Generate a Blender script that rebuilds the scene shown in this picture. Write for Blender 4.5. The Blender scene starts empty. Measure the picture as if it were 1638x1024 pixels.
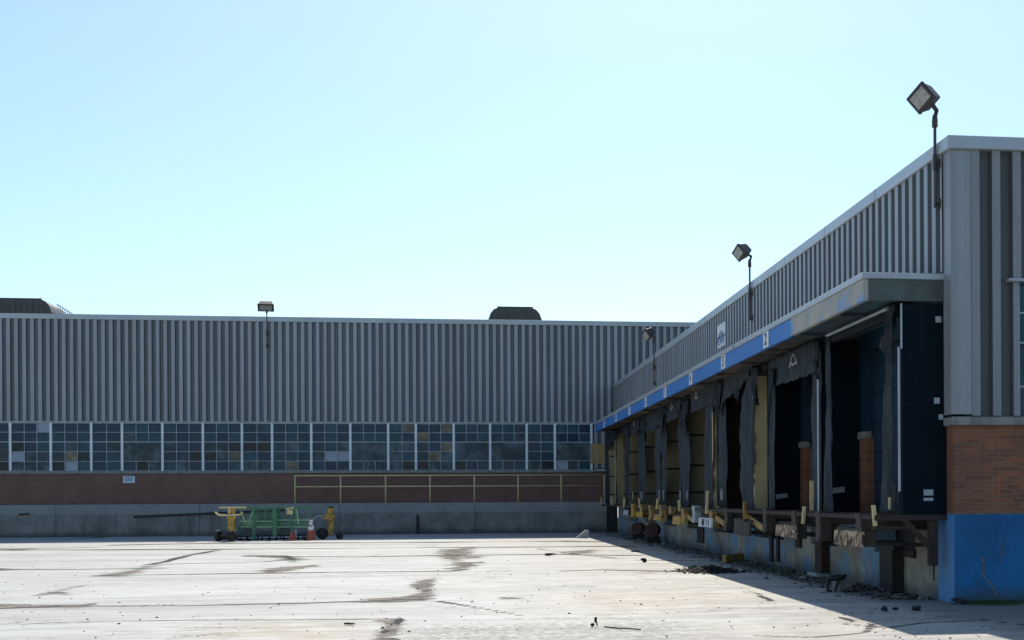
import bpy, bmesh, math, random
import numpy as np
from mathutils import Vector, Matrix
random.seed(7); np.random.seed(7)
SC = bpy.context.scene; COL = SC.collection
# ---------------------------------------------------------------- survey of the photograph (camera model)
W0 = 1638.0; F = 2000.0; CX = 1000.0; CY = 796.5; TH = math.atan(265/2000); ROLL = math.radians(.31); H = 1.6
# camera
cd = bpy.data.cameras.new('camera'); cam = bpy.data.objects.new('camera', cd); COL.objects.link(cam)
cd.sensor_fit = 'HORIZONTAL'; cd.sensor_width = 36; cd.lens = 36*F/W0
cd.shift_x = -(CX-819)/W0; cd.shift_y = (CY-512)/W0
cd.clip_start = .1; cd.clip_end = 3000
cam.location = (0, 0, H)
cam.rotation_euler = (Matrix.Rotation(-TH, 4, 'Z') @ Matrix.Rotation(math.pi/2, 4, 'X') @ Matrix.Rotation(-ROLL, 4, 'Z')).to_euler()
SC.camera = cam
# sun and sky: towards the sun = (.165, .85, 1)
SUN = Vector((.165, .85, 1)).normalized()
EL = math.asin(SUN.z); AZ = math.atan2(SUN.x, SUN.y)
w = bpy.data.worlds.new('World'); SC.world = w; w.use_nodes = True
nt = w.node_tree; nt.nodes.clear()
sky = nt.nodes.new('ShaderNodeTexSky'); sky.sky_type = 'NISHITA'; sky.sun_disc = False
sky.sun_elevation = EL; sky.sun_rotation = AZ; sky.altitude = 100
sky.air_density = 1.0; sky.dust_density = 1.0; sky.ozone_density = 1.0
bg = nt.nodes.new('ShaderNodeBackground'); bg.inputs[1].default_value = .12
wo = nt.nodes.new('ShaderNodeOutputWorld')
tint = nt.nodes.new('ShaderNodeMix'); tint.data_type = 'RGBA'; tint.blend_type = 'MULTIPLY'; tint.inputs[0].default_value = 1
nt.links.new(sky.outputs[0], tint.inputs[6]); tint.inputs[7].default_value = (.79, .93, 1.0, 1)
nt.links.new(tint.outputs[2], bg.inputs[0]); nt.links.new(bg.outputs[0], wo.inputs[0])
sl = bpy.data.lights.new('sun', 'SUN'); sl.energy = 4.0; sl.angle = math.radians(.5); sl.color = (1, .94, .83)
so = bpy.data.objects.new('sun', sl); COL.objects.link(so); so.rotation_euler = SUN.to_track_quat('Z', 'Y').to_euler(); so.location = (10, 40, 60)
SC.view_settings.view_transform = 'Standard'; SC.view_settings.look = 'None'; SC.view_settings.gamma = 1
SC.view_settings.exposure = 0.5
SC.render.engine = 'CYCLES'

# ---------------------------------------------------------------- measuring helpers (photo point -> place on a known plane)
def ray(px, py):
    a = px-CX; b = py-CY
    u = a*math.cos(ROLL)-b*math.sin(ROLL); v = a*math.sin(ROLL)+b*math.cos(ROLL)
    x = u/F; z = -v/F
    return (x*math.cos(TH)+math.sin(TH), -x*math.sin(TH)+math.cos(TH), z)
def onY(px, py, Y): d = ray(px, py); t = Y/d[1]; return Vector((d[0]*t, Y, H+d[2]*t))
def onX(px, py, X): d = ray(px, py); t = X/d[0]; return Vector((X, d[1]*t, H+d[2]*t))
def onZ(px, py, Z=0): d = ray(px, py); t = (Z-H)/d[2]; return Vector((d[0]*t, d[1]*t, Z))

# ---------------------------------------------------------------- materials
def lin(c):
    return tuple((v/255/12.92 if v/255 <= .04045 else ((v/255+.055)/1.055)**2.4) for v in c)
class NT:
    def __init__(s, name):
        s.m = bpy.data.materials.new(name); s.m.use_nodes = True; s.t = s.m.node_tree; s.n = s.t.nodes
        s.b = s.n['Principled BSDF']; s.pos = s.n.new('ShaderNodeNewGeometry').outputs['Position']
    def link(s, a, b): s.t.links.new(a, b)
    def val(s, sock, v):
        if isinstance(v, bpy.types.NodeSocket): s.link(v, sock)
        else: sock.default_value = v if not isinstance(v, tuple) or len(v) != 3 or sock.type == 'VECTOR' else (*v, 1)
    def scale(s, v, sc):
        n = s.n.new('ShaderNodeVectorMath'); n.operation = 'MULTIPLY'; s.link(v, n.inputs[0]); n.inputs[1].default_value = sc; return n.outputs[0]
    def noise(s, scale=5., detail=6, rough=.6, st=(1, 1, 1), out='Fac', dist=0):
        n = s.n.new('ShaderNodeTexNoise'); s.link(s.scale(s.pos, st), n.inputs['Vector'])
        n.inputs['Scale'].default_value = scale; n.inputs['Detail'].default_value = detail
        n.inputs['Roughness'].default_value = rough; n.inputs['Distortion'].default_value = dist
        return n.outputs[out]
    def ramp(s, f, a, b, c0=0., c1=1.):
        n = s.n.new('ShaderNodeMapRange'); n.interpolation_type = 'SMOOTHSTEP'; s.link(f, n.inputs[0])
        n.inputs[1].default_value = a; n.inputs[2].default_value = b; n.inputs[3].default_value = c0; n.inputs[4].default_value = c1
        return n.outputs[0]
    def math(s, op, a, b=0., c=0.):
        n = s.n.new('ShaderNodeMath'); n.operation = op; s.val(n.inputs[0], a); s.val(n.inputs[1], b)
        if op in ('MULTIPLY_ADD',): s.val(n.inputs[2], c)
        return n.outputs[0]
    def mix(s, f, a, b, mode='MIX'):
        n = s.n.new('ShaderNodeMix'); n.data_type = 'RGBA'; n.blend_type = mode
        s.val(n.inputs[0], f); s.val(n.inputs[6], a); s.val(n.inputs[7], b); return n.outputs[2]
    def attr(s, name):
        n = s.n.new('ShaderNodeAttribute'); n.attribute_name = name; return n.outputs['Fac']
    def xyz(s):
        n = s.n.new('ShaderNodeSeparateXYZ'); s.link(s.pos, n.inputs[0]); return n.outputs
    def bump(s, h, st=.3, d=.01):
        n = s.n.new('ShaderNodeBump'); n.inputs['Strength'].default_value = st; n.inputs['Distance'].default_value = d
        s.link(h, n.inputs['Height']); s.link(n.outputs[0], s.b.inputs['Normal'])
    def fin(s, col, rough=.7, metal=0., spec=.5):
        s.val(s.b.inputs['Base Color'], col); s.val(s.b.inputs['Roughness'], rough); s.val(s.b.inputs['Metallic'], metal)
        s.b.inputs['Specular IOR Level'].default_value = spec
        return s.m
def weathered(name, base, dirt, amt=.5, scale=3., st=(1, 1, .25), rough=.6, metal=0., rust=None, rust_amt=.62, bump=.15, spec=.5, fine=30., ribs=0., bd=.004):
    g = NT(name)
    n1 = g.noise(scale, 8, .62, st); n2 = g.noise(fine, 5, .7)
    f = g.math('MULTIPLY', g.ramp(n1, .38, .72), amt)
    c = g.mix(f, base, dirt)
    c = g.mix(g.ramp(n2, .3, .7, 0, .35), c, tuple(x*.62 for x in base))
    if ribs:
        c = g.mix(g.ramp(g.noise(1.3, 3, .7, (2.2, 2.2, .03)), .42, .62, 0, ribs), c, tuple(x*.62 for x in base))
        c = g.mix(g.ramp(g.noise(3.1, 5, .7, (2.2, 2.2, .07)), .60, .72, 0, ribs), c, (.15, .12, .10))
    if rust:
        n3 = g.noise(scale*1.7+2, 9, .7, (1, 1, .6))
        c = g.mix(g.ramp(n3, rust_amt-.06, rust_amt+.04), c, rust)
    g.bump(n2 if bd < .01 else g.noise(2.2, 6, .7, (1, 2.2, .8), dist=1.5), bump, bd)
    return g.fin(c, rough, metal, spec)
M = {}
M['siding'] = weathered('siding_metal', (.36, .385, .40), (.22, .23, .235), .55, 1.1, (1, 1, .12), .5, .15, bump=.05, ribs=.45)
M['trough'] = weathered('siding_trough_metal', (.145, .16, .17), (.08, .087, .092), .6, 1.1, (1, 1, .12), .55, .1, bump=.05, ribs=.4)  # same siding metal, shade of troughs and rib slopes put into its colour
M['siding_front'] = weathered('siding_metal_near', (.27, .285, .29), (.15, .155, .155), .7, 1.6, (1, 1, .1), .5, .15, bump=.06)  # side wall's metal again, darkened because the front gets less light
M['trough_front'] = weathered('siding_trough_near', (.095, .10, .10), (.05, .052, .052), .7, 1.6, (1, 1, .1), .55, .1, bump=.06)  # front troughs and rib slopes, shade painted in as darker metal
M['flash'] = weathered('roof_edge_metal', (.44, .47, .49), (.28, .30, .31), .5, .8, (1, 1, 1), .4, .3, bump=.03)
M['stone'] = weathered('stone_coping', (.30, .29, .27), (.12, .12, .11), .8, 4, (1, 1, .6), .85)
M['dark'] = weathered('dark_rubber', (.012, .014, .018), (.03, .03, .035), .5, 5, (1, 1, 1), .6)
M['black_panel'] = weathered('black_shelter_panel', (.004, .010, .017), (.009, .016, .025), .6, 2, (1, 1, .4), .9, spec=.12)
M['curtain'] = weathered('grey_vinyl_curtain', (.034, .047, .062), (.008, .012, .018), 1., 3.4, (1, 1.4, .4), .68, spec=.35, bump=1.0, bd=.12, fine=7.)  # strong dark mottle paints light and shade of the folds into the vinyl
M['curtain_dark'] = weathered('black_vinyl_curtain', (.011, .015, .021), (.005, .007, .010), .8, 2.4, (1, 1, .35), .75, spec=.25, bump=.6)
M['olive'] = weathered('olive_board', (.38, .32, .19), (.22, .18, .11), .6, 1.6, (1, 1, .5), .8)
M['cream'] = weathered('cream_yellow_board', (.52, .43, .23), (.32, .25, .13), .5, 1.8, (1, 1, .5), .8)
M['maroon'] = weathered('dark_red_panel', (.035, .012, .014), (.015, .008, .01), .6, 2, (1, 1, .5), .7)
M['door_blue'] = weathered('dark_blue_door', (.005, .032, .065), (.004, .014, .028), .7, 1.5, (1, 1, .5), .5)
M['wood'] = weathered('old_dark_timber', (.075, .058, .045), (.03, .022, .018), .8, 4, (1, 1, .3), .85, bump=.5)
M['rust'] = weathered('rusted_steel', (.055, .032, .024), (.018, .013, .012), .8, 5, (1, 1, 1), .85, bump=.5)
M['steel_dark'] = weathered('dark_steel', (.022, .018, .018), (.05, .03, .022), .6, 4, (1, 1, 1), .7)
M['peel'] = weathered('peeling_cream_paint', (.62, .46, .28), (.30, .13, .05), .9, 5, (1, 1, .3), .8, rust=(.06, .03, .02), rust_amt=.5, bump=.5)
M['yellow'] = weathered('worn_yellow_paint', (.60, .36, .06), (.28, .15, .04), .8, 4, (1, 1, .6), .6, rust=(.13, .06, .025), rust_amt=.56)
M['yellow_pale'] = weathered('faded_yellow_paint', (.74, .57, .28), (.44, .33, .16), .5, 5, (1, 1, .6), .6, rust=(.2, .12, .06), rust_amt=.68)
M['tan'] = weathered('tan_painted_steel', (.46, .29, .09), (.18, .105, .045), .8, 5, (1, 1, .6), .75, rust=(.06, .035, .02), rust_amt=.58)
M['white'] = weathered('white_paint', (.72, .74, .76), (.5, .52, .55), .5, 5, (1, 1, 1), .5)
M['offwhite'] = weathered('dirty_white_paint', (.45, .47, .47), (.22, .22, .22), .7, 5, (1, 1, 1), .6)
M['conduit'] = weathered('galvanised_conduit', (.40, .44, .47), (.2, .22, .24), .6, 4, (1, 1, .3), .4, .5)
M['blue_fascia'] = weathered('blue_fascia_paint', (.03, .17, .50), (.05, .24, .52), .6, 1.1, (1, .7, 2), .5, rust=(.25, .33, .40), rust_amt=.70)
M['mullion'] = weathered('pale_mullion_paint', (.82, .85, .86), (.58, .61, .62), .6, 3, (1, 1, .5), .5)
M['muntin'] = weathered('grey_muntin_paint', (.40, .45, .48), (.26, .3, .32), .6, 3, (1, 1, .5), .5)
M['green'] = weathered('green_paint', (.05, .21, .09), (.03, .10, .05), .7, 5, (1, 1, 1), .55, rust=(.05, .04, .025), rust_amt=.66)
M['green_light'] = weathered('light_green_paint', (.28, .55, .26), (.12, .32, .14), .6, 6, (1, 1, 1), .5)
M['orange'] = weathered('faded_orange_plastic', (.42, .09, .035), (.22, .06, .03), .6, 5, (1, 1, 1), .6)
M['ply'] = weathered('plywood', (.42, .30, .13), (.24, .17, .07), .7, 3, (4, 1, .3), .8)
M['lamp_body'] = weathered('lamp_housing', (.035, .03, .028), (.07, .06, .055), .6, 9, (1, 1, 1), .55)
M['pole'] = weathered('lamp_pole_metal', (.07, .06, .075), (.14, .13, .15), .6, 5, (1, 1, .3), .5)
M['lens'] = weathered('lamp_lens', (.42, .40, .36), (.18, .17, .14), .8, 14, (1, 1, 1), .18)
M['ink'] = weathered('black_lettering', (.012, .012, .014), (.03, .03, .03), .4, 9, (1, 1, 1), .6)
M['inkblue'] = weathered('blue_lettering', (.06, .14, .40), (.12, .22, .46), .5, 9, (1, 1, 1), .6)
M['vent'] = weathered('roof_vent_metal', (.115, .105, .095), (.07, .065, .06), .6, 2, (3, 1, .3), .6)
M['roof'] = weathered('roof_membrane', (.12, .12, .12), (.07, .07, .07), .5, .5, (1, 1, 1), .9)
M['rubble'] = weathered('rubble_grey', (.22, .21, .19), (.06, .06, .055), .9, 9, (1, 1, 1), .9)
M['chunk'] = weathered('black_asphalt_lump', (.022, .022, .022), (.05, .048, .045), .6, 14, (1, 1, 1), .95, bump=.6)
M['leaf'] = weathered('dead_leaf_litter', (.035, .026, .02), (.02, .018, .015), .8, 14, (1, 1, 1), .9)
M['grass'] = weathered('moss_green', (.05, .095, .02), (.03, .05, .02), .7, 9, (1, 1, 1), .9)
M['tyre'] = weathered('tyre_rubber', (.022, .021, .02), (.05, .045, .04), .6, 9, (1, 1, 1), .8)
M['red'] = weathered('dull_red_paint', (.085, .024, .02), (.035, .018, .016), .8, 5, (1, 1, 1), .7)

def mk_glass(name, base, rough, hazy=.4, spec=.3):
    g = NT(name)
    n = g.noise(1.6, 6, .65); n2 = g.noise(7, 4, .6, (1, 1, .4))
    c = g.mix(g.ramp(n, .4, .68, 0, hazy), base, tuple(x*2.6+.015 for x in base))
    c = g.mix(g.ramp(n2, .5, .75, 0, .5), c, tuple(x*.4 for x in base))
    g.bump(n, .25, .03)
    return g.fin(c, g.ramp(n2, .3, .7, rough, rough+.2), 0, spec)
M['glass'] = mk_glass('window_glass_blue', (.005, .028, .060), .10, .15)
M['glass_teal'] = mk_glass('window_glass_teal', (.010, .050, .075), .14, .3)
M['glass_dark'] = mk_glass('window_glass_dark', (.002, .009, .016), .08, .3)
M['glass_haze'] = mk_glass('window_glass_dusty', (.040, .058, .062), .4, .9)
M['glass_tan'] = mk_glass('window_pane_with_tan_object_behind', (.13, .105, .07), .35, .7)
M['pane_board'] = weathered('grey_board_pane', (.36, .40, .46), (.24, .28, .33), .6, 4, (1, 1, 1), .7)

def mk_brick(nm='brick', c1=(.36, .125, .052), c2=(.14, .05, .028)):
    g = NT(nm); x = g.xyz()
    u = g.math('ADD', x[0], x[1])
    cb = g.n.new('ShaderNodeCombineXYZ'); g.link(u, cb.inputs[0]); g.link(x[2], cb.inputs[1])
    b = g.n.new('ShaderNodeTexBrick'); g.link(cb.outputs[0], b.inputs['Vector'])
    b.inputs['Scale'].default_value = 1; b.inputs['Brick Width'].default_value = .215; b.inputs['Row Height'].default_value = .068
    b.inputs['Mortar Size'].default_value = .006; b.inputs['Mortar Smooth'].default_value = .3; b.inputs['Bias'].default_value = -.35
    b.inputs['Color1'].default_value = (*c1, 1); b.inputs['Color2'].default_value = (*c2, 1)
    b.inputs['Mortar'].default_value = (.27, .19, .15, 1)
    n = g.noise(1.2, 7, .65, (1, 1, .6)); n2 = g.noise(28, 5, .7)
    c = g.mix(g.ramp(n, .38, .7, 0, .38), b.outputs['Color'], (.11, .07, .055))
    c = g.mix(g.ramp(n2, .35, .7, 0, .3), c, (.06, .035, .03))
    h = g.math('MULTIPLY_ADD', b.outputs['Fac'], -1., n2)
    g.bump(h, .5, .006)
    return g.fin(c, .85)
M['brick'] = mk_brick(); M['brick_far'] = mk_brick('sooty_brick', (.25, .11, .08), (.14, .07, .056))  # far copy of the same brick, dulled by painted-in haze and weaker light
def mk_concrete(name, base, blue=None, blue_amt=.5, blue_rng=None, zdark=True):
    g = NT(name); x = g.xyz()
    n = g.noise(.9, 9, .68, (1, 1, 1.2)); n2 = g.noise(24, 6, .75); n3 = g.noise(1.1, 7, .7, (2.2, 2.2, .35))
    c = g.mix(g.ramp(n, .35, .68, 0, .9), base, tuple(v*.45 for v in base))
    c = g.mix(g.ramp(n3, .5, .66, 0, .6), c, tuple(v*.33 for v in base))
    if not blue:
        c = g.mix(g.ramp(g.math('MULTIPLY_ADD', n, .35, x[2]), 1.14, 1.2, 0, .55), c, (.36, .37, .36))
    if blue:
        nb = g.noise(blue_rng or 1.1, 9, .66, (1, 1, .9), dist=.4)
        c = g.mix(g.ramp(nb, blue_amt-.015, blue_amt+.015), blue, c)
        n4 = g.noise(2.3, 8, .7, (1, 1, .4))
        c = g.mix(g.ramp(n4, .5, .75, 0, .5), c, tuple(v*.35 for v in base))
    # splash-back grime line along the foot of the wall
    low = g.ramp(g.math('MULTIPLY_ADD', n, -.5, x[2]), -.25, .12, .75, 0.)
    if zdark: c = g.mix(low, c, (.035, .038, .032))
    c = g.mix(g.ramp(n2, .35, .7, 0, .35), c, tuple(v*.5 for v in base))
    g.bump(g.math('ADD', n2, n), .5, .012)
    return g.fin(c, .88)
M['conc'] = mk_concrete('concrete_dock_wall', (.31, .285, .25))
M['conc_blue'] = mk_concrete('concrete_flaking_blue', (.47, .42, .33), (.18, .32, .46), .49, .55)
def mk_blue():
    g = NT('blue_base_paint'); x = g.xyz()
    n = g.noise(1.3, 8, .65); n2 = g.noise(22, 6, .7)
    c = g.mix(g.ramp(n, .35, .7, 0, .8), (.001, .15, .36), (.001, .085, .22)); c = g.mix(g.ramp(g.noise(.8, 8, .7, (1.5, 1.5, .5)), .52, .72, 0, .5), c, (.05, .20, .38))
    c = g.mix(g.ramp(g.math('MULTIPLY_ADD', n, -.5, x[2]), -.24, .10, .8, 0.), c, (.05, .065, .06))
    c = g.mix(g.ramp(n2, .62, .70, 0, .5), c, (.02, .15, .32))
    n5 = g.noise(5.5, 8, .75, (1, 1, .8)); c = g.mix(g.ramp(n5, .66, .69, 0, .7), c, (.16, .22, .26))
    c = g.mix(g.ramp(g.noise(2.2, 7, .7, (2.5, 2.5, .25)), .5, .68, 0, .45), c, (.002, .05, .13))
    g.bump(g.math('ADD', n2, n5), .6, .01)
    return g.fin(c, .65)
M['blue'] = mk_blue()
def mk_soffit():
    g = NT('soffit'); x = g.xyz()
    n = g.noise(1.2, 8, .65, (1, .5, 1))
    f = g.ramp(g.math('MULTIPLY_ADD', n, 6., x[1]), 24., 28.)
    a = g.mix(g.ramp(n, .45, .6), (.02, .075, .12), (.03, .05, .06))
    b = g.mix(g.ramp(n, .42, .55), (.10, .075, .055), (.035, .03, .028))
    g.bump(n, .5, .03)
    return g.fin(g.mix(f, a, b), .85)
M['soffit'] = mk_soffit()
M['blue_side'] = weathered('faded_blue_corner_paint', (.07, .27, .58), (.20, .34, .50), .9, 1.4, (1, 1, .35), .65, rust=(.27, .27, .25), rust_amt=.66)  # base blue painted brighter for the better lit side; pale flaking is wear
def mk_fascia_wood():
    g = NT('weathered_fascia_board')
    n = g.noise(1.3, 8, .7, (1, 1, .8)); n2 = g.noise(2.2, 6, .6, (1, 1, .6)); n3 = g.noise(25, 5, .7)
    c = g.mix(g.ramp(n2, .35, .65), (.46, .42, .35), (.32, .34, .33))
    c = g.mix(g.ramp(n, .53, .58), c, (.22, .36, .55))
    c = g.mix(g.ramp(n3, .4, .7, 0, .3), c, (.08, .07, .06))
    g.bump(n3, .4, .006)
    return g.fin(c, .8)
M['fascia_wood'] = mk_fascia_wood()
M['fascia_end'] = weathered('dark_weathered_end_board', (.10, .13, .125), (.05, .055, .05), .8, 3, (1, 1, 1), .8)

# ---------------------------------------------------------------- mesh builder and object tagging
class MB:
    def __init__(s): s.v = []; s.f = []; s.mi = []; s.cur = 0
    def add(s, vs, fs):
        o = len(s.v); s.v += [tuple(v) for v in vs]
        for f in fs: s.f.append([o+i for i in f]); s.mi.append(s.cur)
        return s
    def box(s, x0, x1, y0, y1, z0, z1, rot=None, c=None):
        vs = [Vector((x, y, z)) for x in (x0, x1) for y in (y0, y1) for z in (z0, z1)]
        if rot is not None:
            c = Vector(c) if c is not None else Vector(((x0+x1)/2, (y0+y1)/2, (z0+z1)/2))
            vs = [rot @ (v-c)+c for v in vs]
        return s.add(vs, [(0, 1, 3, 2), (4, 6, 7, 5), (0, 4, 5, 1), (2, 3, 7, 6), (0, 2, 6, 4), (1, 5, 7, 3)])
    def beam(s, p0, p1, a, b, up=(0, 0, 1)):      # rectangular bar a wide, b high
        p0 = Vector(p0); p1 = Vector(p1); d = (p1-p0).normalized(); u = Vector(up)
        if abs(d.dot(u)) > .95: u = Vector((0, 1, 0))
        r = d.cross(u).normalized(); u = r.cross(d).normalized(); vs = []
        for p in (p0, p1):
            for i, j in ((-1, -1), (1, -1), (1, 1), (-1, 1)): vs.append(p+r*(i*a/2)+u*(j*b/2))
        return s.add(vs, [(3, 2, 1, 0), (4, 5, 6, 7), (0, 1, 5, 4), (1, 2, 6, 5), (2, 3, 7, 6), (3, 0, 4, 7)])
    def tube(s, pts, r, n=10):
        pts = [Vector(p) for p in pts]; rings = []; prev = None
        for i, p in enumerate(pts):
            d = ((pts[min(i+1, len(pts)-1)]-pts[max(i-1, 0)])).normalized()
            u = Vector((0, 0, 1)) if abs(d.z) < .9 else Vector((0, 1, 0))
            if prev is not None: u = prev
            rr = d.cross(u).normalized(); u = rr.cross(d).normalized(); prev = u
            R = r[i] if isinstance(r, (list, tuple)) else r
            rings.append([p+(rr*math.cos(t)+u*math.sin(t))*R for t in [2*math.pi*k/n for k in range(n)]])
        vs = [v for q in rings for v in q]; fs = []
        for i in range(len(pts)-1):
            for k in range(n): fs.append((i*n+k, i*n+(k+1) % n, (i+1)*n+(k+1) % n, (i+1)*n+k))
        fs.append(tuple(range(n-1, -1, -1))); fs.append(tuple((len(pts)-1)*n+k for k in range(n)))
        return s.add(vs, fs)
    def lathe(s, c, axis, prof, n=24):            # prof: list of (along, radius)
        c = Vector(c); a = Vector(axis).normalized(); u = Vector((0, 0, 1)) if abs(a.z) < .9 else Vector((1, 0, 0))
        r = a.cross(u).normalized(); u = r.cross(a).normalized(); vs = []; fs = []
        for h, R in prof:
            for k in range(n): t = 2*math.pi*k/n; vs.append(c+a*h+(r*math.cos(t)+u*math.sin(t))*R)
        for i in range(len(prof)-1):
            for k in range(n): fs.append((i*n+k, i*n+(k+1) % n, (i+1)*n+(k+1) % n, (i+1)*n+k))
        fs.append(tuple(range(n-1, -1, -1))); fs.append(tuple((len(prof)-1)*n+k for k in range(n)))
        return s.add(vs, fs)
    def prism(s, poly, ax, a, b):                 # poly in the other two axes, extruded along ax from a to b
        n = len(poly); vs = []
        for t in (a, b):
            for p in poly:
                q = list(p); q.insert(ax, t); vs.append(q)
        fs = [tuple(range(n)), tuple(range(2*n-1, n-1, -1))]+[(i, i+n, (i+1) % n+n, (i+1) % n) for i in range(n)]
        return s.add(vs, fs)
    def rock(s, c, r, sq=(1, 1, .6), seed=0, n=2):
        bm = bmesh.new(); bmesh.ops.create_icosphere(bm, subdivisions=n, radius=1); rg = random.Random(seed)
        dirs = [Vector((rg.gauss(0, 1), rg.gauss(0, 1), rg.gauss(0, 1))).normalized() for _ in range(7)]; cs = [rg.uniform(.35, .75) for _ in dirs]
        for v in bm.verts:
            for d, k in zip(dirs, cs):
                t = v.co.dot(d)
                if t > k: v.co -= d*(t-k)
        vs = [Vector((v.co.x*sq[0]*r, v.co.y*sq[1]*r, v.co.z*sq[2]*r))+Vector(c) for v in bm.verts]
        fs = [[v.index for v in f.verts] for f in bm.faces]; bm.free()
        return s.add(vs, fs)
    def build(s, name, mat, parent=None, bevel=0., smooth=False, thick=0.):
        me = bpy.data.meshes.new(name)
        off = Vector(parent['_o']) if parent is not None and '_o' in parent else Vector((0, 0, 0))
        me.from_pydata([tuple(Vector(v)-off) for v in s.v], [], s.f)
        bm = bmesh.new(); bm.from_mesh(me)
        bmesh.ops.recalc_face_normals(bm, faces=bm.faces)
        if bevel > 0: bmesh.ops.bevel(bm, geom=list(bm.edges), offset=bevel, segments=1, affect='EDGES', clamp_overlap=True)
        bm.to_mesh(me); bm.free()
        for m in (mat if isinstance(mat, (list, tuple)) else [mat]): me.materials.append(M[m] if isinstance(m, str) else m)
        if isinstance(mat, (list, tuple)) and not bevel:
            me.polygons.foreach_set('material_index', s.mi)
        if smooth: me.polygons.foreach_set('use_smooth', [True]*len(me.polygons))
        o = bpy.data.objects.new(name, me); COL.objects.link(o)
        if parent is not None: o.parent = parent; o['_o'] = tuple(off)
        if thick:
            md = o.modifiers.new('thickness', 'SOLIDIFY'); md.thickness = thick; md.offset = 0
        return o
def tag(o, label=None, cat=None, group=None, kind=None):
    if label: o['label'] = label
    if cat: o['category'] = cat
    if group: o['group'] = group
    if kind: o['kind'] = kind
    return o
def thing(name, loc, label, cat, group=None):
    o = bpy.data.objects.new(name, None); COL.objects.link(o); o.location = loc; o.empty_display_size = .3
    o['_o'] = tuple(loc); return tag(o, label, cat, group)
def single(mb, name, mat, label, cat, group=None, **k):     # a thing that is one mesh, with its origin at its base
    vs = [Vector(v) for v in mb.v]; c = Vector(((min(v.x for v in vs)+max(v.x for v in vs))/2, (min(v.y for v in vs)+max(v.y for v in vs))/2, min(v.z for v in vs)))
    mb.v = [tuple(v-c) for v in vs]
    o = mb.build(name, mat, None, **k); o.location = c
    return tag(o, label, cat, group)
def text_mb(s, size, origin, ux, uz, depth=.004, font_scale_x=1.):
    cu = bpy.data.curves.new('t', 'FONT'); cu.body = s; cu.size = size; cu.align_x = 'CENTER'; cu.align_y = 'CENTER'; cu.offset = size*.018
    ob = bpy.data.objects.new('t', cu); COL.objects.link(ob); dg = bpy.context.evaluated_depsgraph_get()
    me = bpy.data.meshes.new_from_object(ob.evaluated_get(dg)); ux = Vector(ux); uz = Vector(uz); nn = ux.cross(uz)
    mb = MB(); n = len(me.vertices); o = Vector(origin)
    base = [o+ux*v.co.x*font_scale_x+uz*v.co.y for v in me.vertices]
    fs = [list(p.vertices) for p in me.polygons]
    mb.add([b+nn*depth for b in base], fs)
    COL.objects.unlink(ob); bpy.data.objects.remove(ob); bpy.data.curves.remove(cu); bpy.data.meshes.remove(me)
    return mb

# ---------------------------------------------------------------- layout constants (metres)
XW = 7.32      # dock building side wall
YF = 17.87     # dock building front wall
YB = 58.6      # far warehouse wall
YC = 57.8      # far concrete dock wall
XC = 5.98      # canopy edge
XS = 6.60      # shelter front plane
YE = 55.4      # far end of canopy
SOF = 4.54

# ---------------------------------------------------------------- ground
def polyline_field(X, Y, pts, wdt, jag, seed):
    rg = np.random.RandomState(seed); P = []
    for (a, b) in zip(pts[:-1], pts[1:]):
        L = math.hypot(b[0]-a[0], b[1]-a[1]); n = max(1, int(L/.5))
        for i in range(n): t = i/n; P.append((a[0]+(b[0]-a[0])*t+rg.normal(0, jag*.4), a[1]+(b[1]-a[1])*t+rg.normal(0, jag)))
    P.append(pts[-1]); out = np.zeros_like(X); dX = abs(pts[-1][0]-pts[0][0]); dY = abs(pts[-1][1]-pts[0][1]); wdt = max(wdt*.8, .55*(dX/math.hypot(dX, dY))**3*np.mean([q[1] for q in pts])**2/3200)
    ws = np.interp(np.arange(len(P)), np.arange(0, len(P)+6, 3), rg.uniform(.35, 1.5, len(np.arange(0, len(P)+6, 3))))*wdt
    for i, (a, b) in enumerate(zip(P[:-1], P[1:])):
        R = 4*ws[i]
        m = (X > min(a[0], b[0])-R) & (X < max(a[0], b[0])+R) & (Y > min(a[1], b[1])-R) & (Y < max(a[1], b[1])+R)
        if not m.any(): continue
        x = X[m]; y = Y[m]; dx = b[0]-a[0]; dy = b[1]-a[1]; L2 = dx*dx+dy*dy+1e-9
        t = np.clip(((x-a[0])*dx+(y-a[1])*dy)/L2, 0, 1)
        d = np.hypot(x-a[0]-t*dx, y-a[1]-t*dy)
        out[m] = np.maximum(out[m], np.exp(-(d/ws[i])**2))
    return out
def poly_field(X, Y, pts, soft):        # signed distance based 0..1 (0.5 on the outline)
    out = np.zeros_like(X); xs = [p[0] for p in pts]; ys = [p[1] for p in pts]
    m = (X > min(xs)-2*soft) & (X < max(xs)+2*soft) & (Y > min(ys)-2*soft) & (Y < max(ys)+2*soft)
    if not m.any(): return out
    x = X[m]; y = Y[m]; ins = np.zeros(x.shape, bool); dm = np.full(x.shape, 1e9)
    for (a, b) in zip(pts, pts[1:]+pts[:1]):
        c = (a[1] > y) != (b[1] > y)
        xi = (b[0]-a[0])*(y-a[1])/((b[1]-a[1])+1e-9)+a[0]
        ins ^= c & (x < xi)
        dx = b[0]-a[0]; dy = b[1]-a[1]; t = np.clip(((x-a[0])*dx+(y-a[1])*dy)/(dx*dx+dy*dy+1e-9), 0, 1)
        dm = np.minimum(dm, np.hypot(x-a[0]-t*dx, y-a[1]-t*dy))
    out[m] = np.clip(.5+np.where(ins, dm, -dm)/(2*soft), 0, 1)
    return out
def gp(*pts): return [tuple(onZ(x, y)[:2]) for x, y in pts]
xs = np.concatenate([[-900, -400, -150, -80, -50, -35], np.arange(-27, 13, .1), [14, 18, 30, 60, 150, 400, 900]])
ysl = [-900, -300, -80, -20, 0, 6, 9, 11]; y = 11.5
while y < 58.5: ysl.append(y); y += .05+.0021*(y-11)
ysl += [60, 66, 80, 120, 300, 900]
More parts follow.
